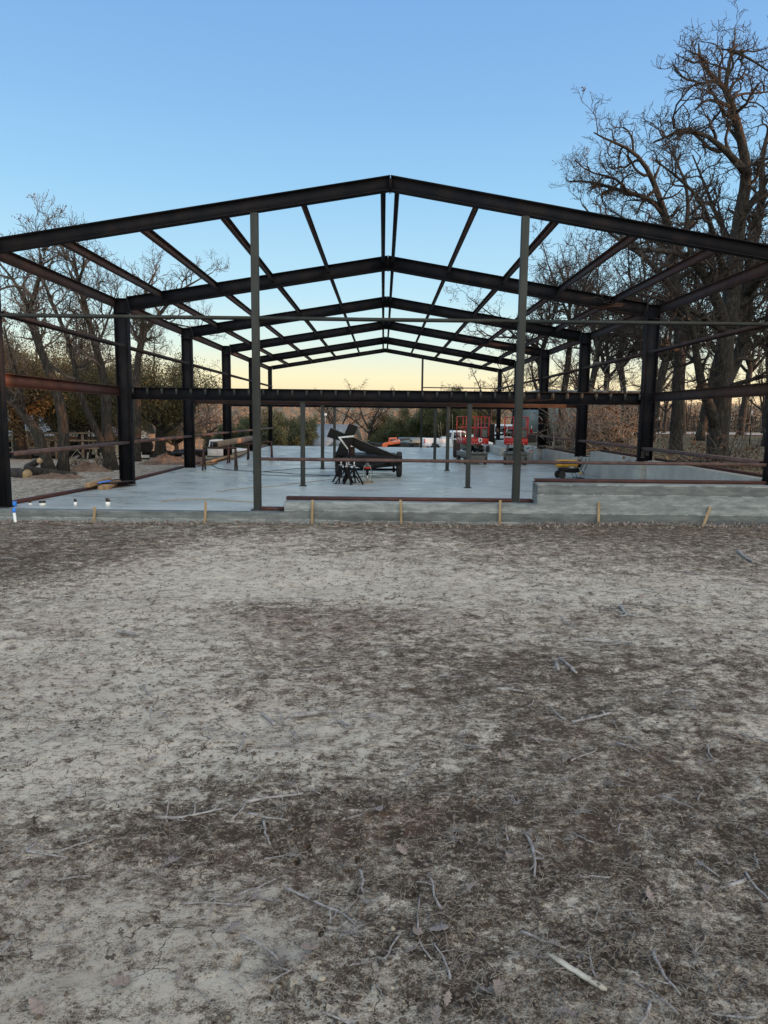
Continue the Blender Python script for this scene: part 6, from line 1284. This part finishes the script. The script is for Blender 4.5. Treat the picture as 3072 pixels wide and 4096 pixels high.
# loose clods, grit and straw: beyond counting
def scatter(name, label, mm, n, kind_fn, cat, dmin=1.5, dmax=10.9, tmax=.75, dens=None):
    m = MB(); c = 0
    while c < n:
        x, y = spot(dmin, dmax, tmax)
        if dens is not None and rngF.random() > dens(x, y): continue
        kind_fn(m, x, y, gh(x, y)); c += 1
    tag(m.build(name, M[mm]), label, cat, kind='stuff')
OCT = np.array([(1, 0, 0), (.3, .95, 0), (-.8, .6, 0), (-.8, -.6, 0), (.3, -.95, 0), (.1, 0, .8), (0, .1, -.6)]); OF = np.array([(0, 1, 5), (1, 2, 5), (2, 3, 5), (3, 4, 5), (4, 0, 5), (1, 0, 6), (2, 1, 6), (3, 2, 6), (4, 3, 6), (0, 4, 6)])
def clod(m, x, y, z, lo=.003, hi=.011):
    s_ = (lo+(hi-lo)*rngF.random()**3)*(1+.04*(y+CD)); a = rngF.random()*6.28; V = OCT*(1+.35*rngF.normal(size=(7, 1))*.6)*s_; ca, sa = math.cos(a), math.sin(a); V = np.stack([V[:, 0]*ca-V[:, 1]*sa, V[:, 0]*sa+V[:, 1]*ca, V[:, 2]*.8], 1)+np.array([x, y, z+.010+.3*s_]); m.add(V, OF)
darkd = lambda x, y: .12+.88*float(vnoise(np.array(x*1.3+40), np.array(y*1.3)) > .45)
scatter('soil_clods', 'loose dark clods of soil strewn over the yard', 'clod', 15000, clod, 'soil clods', dens=darkd)
scatter('grit', 'pale grit and small pebbles strewn over the yard', 'pebble', 2600, lambda m, x, y, z: clod(m, x, y, z, .002, .007), 'pebbles')
def straw(m, x, y, z):
    n = rngF.integers(1, 4)
    for _ in range(n):
        a = rngF.random()*6.28; L = rngF.uniform(.015, .06)*(1+.03*(y+CD)); cur = rngF.normal()*1.4; P = []
        px, py = x+rngF.normal()*.015, y+rngF.normal()*.015; w_ = .0006*(1+.20*(y+CD)); lift = rngF.random()*.02
        for k in range(4):
            P.append((px, py, z+.014+lift*math.sin(k*1.05))); px += math.cos(a)*L/3; py += math.sin(a)*L/3; a += cur/3
        P = np.array(P); d = np.array([-math.sin(a), math.cos(a), 0])*w_; V = np.concatenate([P-d, P+d, P+np.array([0, 0, w_*1.5])]); m.add(V, np.array([(0, 1, 9, 8), (1, 2, 10, 9), (2, 3, 11, 10), (8, 9, 5, 4), (9, 10, 6, 5), (10, 11, 7, 6)]))
scatter('dead_grass', 'fine dead grass stems and roots lying over the yard', 'straw', 7500, straw, 'dead grass')
def tuft(m, x, y, z):
    for _ in range(16):
        a = rngF.random()*6.28; L = rngF.uniform(.03, .08); b0 = np.array([x, y, z+.008]); d = np.array([math.cos(a)*.8, math.sin(a)*.8, rngF.uniform(.1, .7)]); P = limb_path(b0, d, L, 3, .35, -.1, rngF); m.tube(P, np.linspace(.0013, .0006, 4), 3, cap=False)
m = MB()
for (px, py) in s2([(550, 285), (765, 190), (295, 390), (840, 340), (455, 320), (300, 425)], 1536, 3000, KA)+s2([(1230, 175), (1255, 470), (1200, 945), (1500, 830), (1140, 990), (730, 480)], 0, 3000, KA): v = atz(px, py, 0); tuft(m, v.x, v.y, gh(v.x, v.y)); tuft(m, v.x+.02, v.y+.01, gh(v.x, v.y))
for i in range(40): x, y = spot(1.8, 8); tuft(m, x, y, gh(x, y))
tag(m.build('frosted_grass', M['twig']), 'pale frosted tufts of dead grass dotted over the yard', 'dead grass', kind='stuff')
# dead leaves drifted along the foot of the wall
m = MB()
for i in range(1900):
    x = rngF.uniform(-6.5, 6.6); y = FRONT-.21-abs(rngF.normal())*(.16+.10*(x > 1)); 
    if rngF.random() > .45+.55*(x > 2): continue
    cards(m, (x, y, gh(x, y)+.03), (.02, .02, .012), 1, .022, rngF, shell=.1)
tag(m.build('leaf_litter', M['dryleaf']), 'brown leaf litter drifted along the foot of the foundation wall', 'leaf litter', kind='stuff')
# field litter right of the building: fallen leaves over the rough grass
m = MB()
for i in range(9000):
    d = 12*math.exp(rngF.random()*math.log(60/12)); x = CX+rngF.uniform(.30, .62)*d; y = -CD+d
    if x < 6.5: continue
    cards(m, (x, y, float(terrain(x, y))+.02), (.02, .02, .02), 1, (.016+.0005*d), rngF, shell=.1)
tag(m.build('leaf_litter', M['deadleaf']), 'fallen leaves over the rough grass right of the building', 'leaf litter', kind='stuff')
